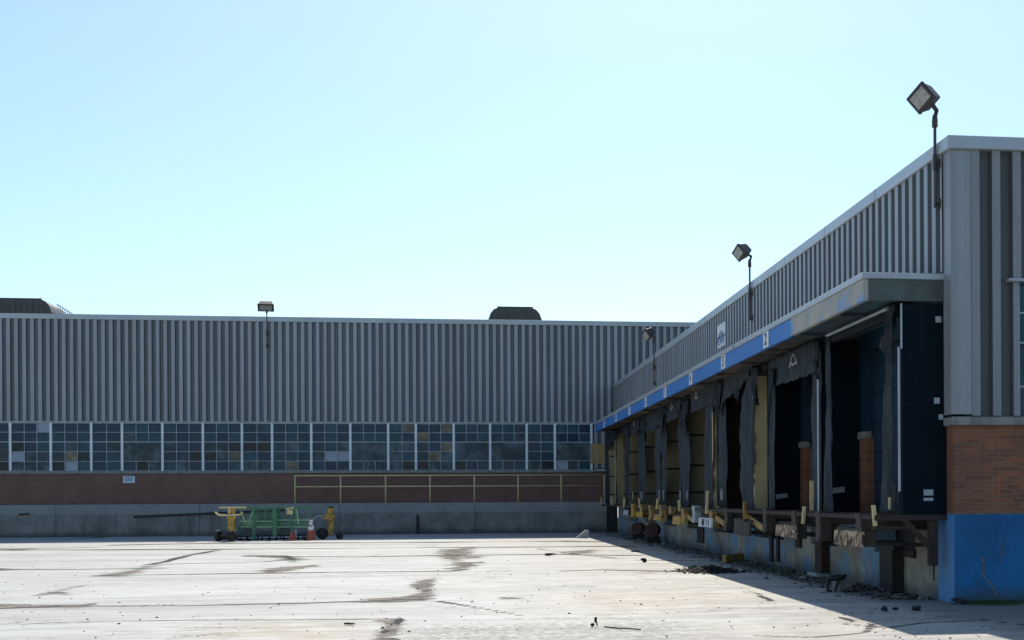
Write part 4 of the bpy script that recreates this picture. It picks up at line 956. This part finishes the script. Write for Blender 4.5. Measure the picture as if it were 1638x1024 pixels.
def wheel(c, ax, r, parent, wd=.12):
    a = Vector(ax).normalized()
    o = MB().lathe(c, ax, [(-wd/2, r*.62), (-wd/2-.005, r*.9), (-wd*.3, r), (wd*.3, r), (wd/2+.005, r*.9), (wd/2, r*.62)], 26).build('wheel', 'tyre', parent, smooth=False)
    MB().lathe(c, ax, [(-wd/2-.012, .03), (-wd/2-.011, r*.5), (-wd/2+.01, r*.6), (wd/2-.01, r*.6), (wd/2+.011, r*.5), (wd/2+.012, .03)], 20).build('rim', 'rust', o)
def K0(px, Y): return K(px, 860, Y).x
# left jack
Y1 = 50.0
t = thing('wheeled_jack', (K0(370, Y1), Y1, 0), 'yellow wheeled jack post with cream T handle and two tyres, left of the green frames', 'jack', 'yellow wheeled jacks')
mb = MB(); a = K(364, 813, Y1); b = K(374.5, 850, Y1); mb.box(a.x, b.x, Y1, Y1+.22, .35, a.z-.02); mb.build('post', 'yellow', t, bevel=.015)
MB().box(a.x-.03, b.x+.02, Y1-.02, Y1+.24, K(364, 831, Y1).z, K(364, 827, Y1).z).build('collar', 'yellow', t, bevel=.01)
mb = MB(); mb.beam(K(350, 812, Y1), K(394, 812, Y1), .10, .06); mb.beam(K(367, 813, Y1), K(367, 822, Y1), .1, .1); mb.build('top_bar', 'yellow_pale', t, bevel=.01)
MB().tube([K(344, 819.5, Y1-.1), K(348, 823, Y1-.12), K(354, 824.5, Y1-.14), K(366, 824.5, Y1-.14), K(382, 824, Y1-.14), K(386, 822, Y1-.12), K(388, 819, Y1-.1)], .035, 8).build('handle', 'yellow_pale', t, smooth=True)
MB().beam((K0(350, Y1), Y1-.1, .2), (K0(380, Y1), Y1-.1, .2), .16, .1).box(K0(356, Y1), K0(378, Y1), Y1-.1, Y1+.5, .06, .16).build('axle', 'rust', t)
wheel((K0(350, Y1), Y1-.1, .22), (1, -.35, 0), .225, t, .13); wheel((K0(372, Y1), Y1-.35, .22), (1, -.35, 0), .225, t, .13)
# right jack
Y2 = 51.4
t = thing('wheeled_jack', (K0(528, Y2), Y2, 0), 'rusty yellow wheeled jack post with one black tyre, right of the traffic cone', 'jack', 'yellow wheeled jacks')
a = K(524, 811, Y2); b = K(533.5, 855, Y2)
mb = MB(); mb.box(a.x, b.x, Y2, Y2+.22, .18, a.z-.04); mb.build('post', 'yellow', t, bevel=.015)
MB().box(a.x+.02, b.x-.02, Y2+.02, Y2+.2, a.z-.04, a.z+.02).build('top_cap', 'rust', t, bevel=.01)
c = K(528, 827, Y2); mb = MB(); mb.beam(K(516, 825, Y2-.03), K(536, 825, Y2-.03), .05, .06); mb.beam(K(517, 830, Y2-.03), K(536, 829, Y2-.03), .05, .06); mb.box(a.x-.08, b.x+.03, Y2-.03, Y2+.24, c.z-.12, c.z+.12); mb.build('collar', 'yellow', t, bevel=.008)
MB().tube([K(517, 829, Y2-.1), K(512, 825, Y2-.15), K(507, 826, Y2-.2), K(502, 830, Y2-.25), K(499, 832, Y2-.3)], .025, 8).build('handle', 'offwhite', t, smooth=True)
wheel((K0(516, Y2), Y2-.1, .235), (.45, -1, 0), .235, t, .14); wheel((K0(542, Y2), Y2+.25, .12), (1, -.9, .8), .16, t, .11)
MB().beam((K0(516, Y2), Y2, .2), (K0(533, Y2), Y2+.15, .2), .09, .09).build('axle', 'rust', t)
# traffic cones
def cone(px, Y, r, h, label, mats, sleeves):
    t = thing('traffic_cone', (K0(px, Y), Y, 0), label, 'traffic cone'); x = K0(px, Y)
    MB().box(x-r*1.25, x+r*1.25, Y-r*1.25, Y+r*1.25, 0, .035).build('foot', 'orange', t, bevel=.01)
    MB().lathe((x, Y, 0), (0, 0, 1), [(.035, r), (.06, r*.93), (h*.98, .04), (h, .03)], 24).build('cone_body', mats, t, smooth=True)
    for (h0, h1) in sleeves:
        f = lambda q: r*.93+(.04-r*.93)*(q-.06)/(h*.98-.06)
        MB().lathe((x, Y, 0), (0, 0, 1), [(h0, f(h0)+.006), (h1, f(h1)+.006)], 24).build('reflective_band', 'white', t, smooth=True)
cone(497.5, 50.3, .19, .84, 'tall faded orange and white traffic cone beside the right yellow jack', 'orange', [(.40, .56), (.60, .80)])
t = K0(467, 50.2)
mb = MB(); mb.lathe((t, 50.2, 0), (0, 0, 1), [(.0, .27), (.03, .27), (.035, .15), (.34, .05), (.36, .04)], 18)
single(mb, 'traffic_cone', 'orange', 'short battered orange cone in front of the green frames', 'traffic cone')
single(MB().lathe((t+.13, 50.3, .02), (0, 0, 1), [(0, .035), (.4, .035)], 10), 'stake', 'offwhite', 'short pale stake beside the battered orange cone', 'stake')

# ---------------------------------------------------------------- loose things on the ground
def lump(px, py, r, sq, seed, label, mat='chunk', name='stone', cat='stone'):
    p = onZ(px, py); return single(MB().rock((p.x, p.y, r*sq[2]*.8), r, sq, seed), name, mat, label, cat)
lump(559, 1000, .062, (1.25, .8, .38), 1, 'flat black lump lying alone on the bright slab near the camera', name='asphalt_lump', cat='lump')
lump(1414, 978, .085, (1.1, .8, .5), 2, 'black asphalt lump in the shade, left of two near the blue corner', name='asphalt_lump', cat='lump')
lump(1467, 977, .085, (1.2, .8, .5), 3, 'black asphalt lump in the shade closest to the blue corner', name='asphalt_lump', cat='lump')
lump(1433, 976, .05, (1.1, .8, .5), 4, 'small black lump between the two larger ones in the shade', name='asphalt_lump', cat='lump')
lump(1513+22, 967, .12, (1.5, .8, .5), 5, 'dark clod at the foot of the blue corner', name='clod', cat='lump')
lump(1029, 900, .10, (1, .9, .8), 6, 'small black lump at the edge of the shadow, far right of the yard', name='asphalt_lump', cat='lump')
lump(1015, 883, .12, (1.6, .8, .3), 7, 'flat dark scrap just inside the sunlit side of the shadow edge', name='scrap', cat='scrap')
lump(880, 889, .12, (1.8, .7, .35), 8, 'dark broken lump on the far slabs right of centre', name='asphalt_lump', cat='lump')
p = onZ(935, 861); mb = MB(); mb.prism([(p.x-.33, 0.0), (p.x+.05, .33), (p.x+.2, .3), (p.x+.16, 0.0)], 1, p.y, p.y+.25); single(mb, 'concrete_wedge', 'offwhite', 'pale wedge of broken concrete at the far end of the yard', 'broken concrete', bevel=.02)
a = onZ(1158, 901); b = onZ(1184, 899); single(MB().beam((a.x, a.y, .1), (b.x+.1, b.y+.2, .1), .12, .2), 'plank', 'tan', 'tan offcut of timber lying by the dock wall', 'plank', bevel=.008)
# twisted black scrap at the column foot
p = onZ(1336, 947); t = thing('rubber_scrap', (p.x, p.y, 0), 'torn black rubber scrap propped up in front of the pale footing by the dock', 'scrap')
mb = MB(); q = lambda px, py: onY(px, py, p.y)
mb.tube([q(1322, 927), q(1330, 925), q(1343, 924), q(1350, 923), q(1354, 919)], [.03, .05, .05, .045, .012], 8)
mb.tube([q(1325, 928), q(1324, 938), q(1325, 945), q(1330, 947)], [.045, .03, .03, .035], 8); mb.tube([q(1341, 926), q(1340, 933), q(1335, 947)], [.04, .03, .012], 8)
mb.build('torn_rubber', 'dark', t, smooth=True)
t2 = MB(); t2.prism([(q(1344, 928).x, q(1344, 928).z), (q(1372, 930).x, q(1372, 930).z), (q(1369, 934).x, q(1369, 934).z), (q(1345, 938).x, 0)], 1, p.y+.05, p.y+.5); single(t2, 'paper_scrap', 'rubble', 'grey flat scrap leaning beside the black rubber scrap', 'scrap')
# small twig debris near the camera
p = onZ(950, 1003); t = thing('twig_debris', (p.x, p.y, 0), 'small black seed head on a twig lying on the speckled slab near the camera', 'debris')
mb = MB(); mb.rock((p.x+.025, p.y, .085), .034, (.8, .8, 1.2), 3); mb.rock((p.x-.02, p.y-.05, .03), .03, (1, 1, .9), 4); mb.tube([(p.x+.03, p.y, .07), (p.x+.045, p.y, .01)], .008, 6)
mb.build('seed_head', 'chunk', t)
mb = MB(); mb.tube([(p.x+.12, p.y-.1, .012), (p.x+.3, p.y-.4, .015)], .009, 6).tube([(p.x+.32, p.y-.3, .012), (p.x+.5, p.y-.6, .02)], .008, 6).build('twig', 'leaf', t)

def scatter(name, mat, label, n, fn, seed, kind='stuff', flat=.5):
    rg = random.Random(seed); mb = MB()
    for k in range(n):
        x, y_, s_ = fn(rg); rot = Matrix.Rotation(rg.uniform(0, 6.28), 3, 'Z') @ Matrix.Rotation(rg.uniform(-.5, .5), 3, 'X')
        a, b, c = s_*rg.uniform(.5, 1.3), s_*rg.uniform(.4, 1), s_*flat*rg.uniform(.3, 1)
        vs = [rot @ Vector((sx*a*rg.uniform(.6, 1), sy*b*rg.uniform(.6, 1), sz*c*rg.uniform(.5, 1)))+Vector((x, y_, c*.6)) for sx in (-1, 1) for sy in (-1, 1) for sz in (-1, 1)]
        mb.add(vs, [(0, 1, 3, 2), (4, 6, 7, 5), (0, 4, 5, 1), (2, 3, 7, 6), (0, 2, 6, 4), (1, 5, 7, 3)])
    o = mb.build(name, mat); return tag(o, label, name.replace('_', ' '), kind=kind)
def along(rg):
    y_ = rg.uniform(18.3, 54); w_ = abs(rg.gauss(0, .45)); return XW-.12-w_, y_, rg.uniform(.012, .05)*(1 if rg.random() > .06 else 2.2)
scatter('rubble', 'rubble', 'grey broken concrete crumbs along the foot of the dock wall', 1500, along, 1)
scatter('leaf_litter', 'leaf', 'dark dead leaves drifted against the dock wall', 2200, lambda rg: (XW-.05-abs(rg.gauss(0, .38)), rg.choice([rg.uniform(18.5, 24), rg.uniform(24, 54)]), rg.uniform(.02, .05)), 2, flat=.2)
scatter('gravel', 'rubble', 'small pale stones scattered over the shaded slab', 260, lambda rg: (rg.uniform(4.8, 8.5), rg.uniform(13.3, 17.7), rg.uniform(.006, .018)), 3)
scatter('dark_gravel', 'chunk', 'small dark crumbs scattered over the sunlit slabs', 420, lambda rg: (rg.uniform(-14, 5.2), 13.2+abs(rg.gauss(0, 9)), rg.uniform(.006, .022)), 4)
scatter('twigs', 'wood', 'brown wood splinters in the debris by the dock wall', 260, lambda rg: (XW-.2-abs(rg.gauss(0, .4)), rg.uniform(20, 50), rg.uniform(.03, .11)), 6, flat=.1)
# brown mulch heap at the shadow edge
c = onZ(1135, 916); rg = random.Random(9); mb = MB()
for k in range(900):
    u = rg.gauss(0, .42); v = rg.gauss(0, .42); x = c.x+.1+u*.75; y_ = c.y+.4+v*1.0; z = max(.01, .13*math.exp(-(u*u+v*v)*4))*rg.random()
    s_ = rg.uniform(.015, .05); rot = Matrix.Rotation(rg.uniform(0, 6), 3, 'Z') @ Matrix.Rotation(rg.uniform(-1, 1), 3, 'X')
    mb.add([rot @ Vector(q)*s_+Vector((x, y_, z)) for q in ((-1, -.5, 0), (1, -.5, .1), (1, .5, 0), (-1, .5, .1), (0, 0, .5))], [(0, 1, 4), (1, 2, 4), (2, 3, 4), (3, 0, 4), (3, 2, 1, 0)])
tag(mb.build('mulch_heap', 'leaf'), 'low heap of dark brown mulch across the shadow edge', 'mulch heap', kind='stuff')
# moss and weeds
rg = random.Random(12); mb = MB()
def blades(n, fn, hmin, hmax):
    for k in range(n):
        x, y_ = fn(rg); h_ = rg.uniform(hmin, hmax); a = rg.uniform(0, 6.28); w_ = h_*.14; lx, ly = math.cos(a)*h_*.5, math.sin(a)*h_*.5
        dx, dy = -math.sin(a)*w_, math.cos(a)*w_
        mb.add([(x-dx, y_-dy, 0), (x+dx, y_+dy, 0), (x+lx*.4+dx*.6, y_+ly*.4+dy*.6, h_*.7), (x+lx*.4-dx*.6, y_+ly*.4-dy*.6, h_*.7), (x+lx, y_+ly, h_)], [(0, 1, 2, 3), (3, 2, 4)])
blades(1500, lambda r: (r.gauss(7.85, .22), YF-.03-abs(r.gauss(0, .22))), .015, .05)
blades(700, lambda r: (XW-.5-abs(r.gauss(0, .25)), r.uniform(24.5, 31)), .02, .07)
blades(140, lambda r: (r.gauss(5.3, .12), r.gauss(27.5, .25)), .03, .1)
blades(300, lambda r: (r.uniform(7.6, 10), YF-.03-abs(r.gauss(0, .05))), .02, .07)
tag(mb.build('weeds', 'grass'), 'patches of green moss and weeds at the wall foot', 'weeds', kind='stuff')

for o in bpy.data.objects:
    if '_o' in o: del o['_o']
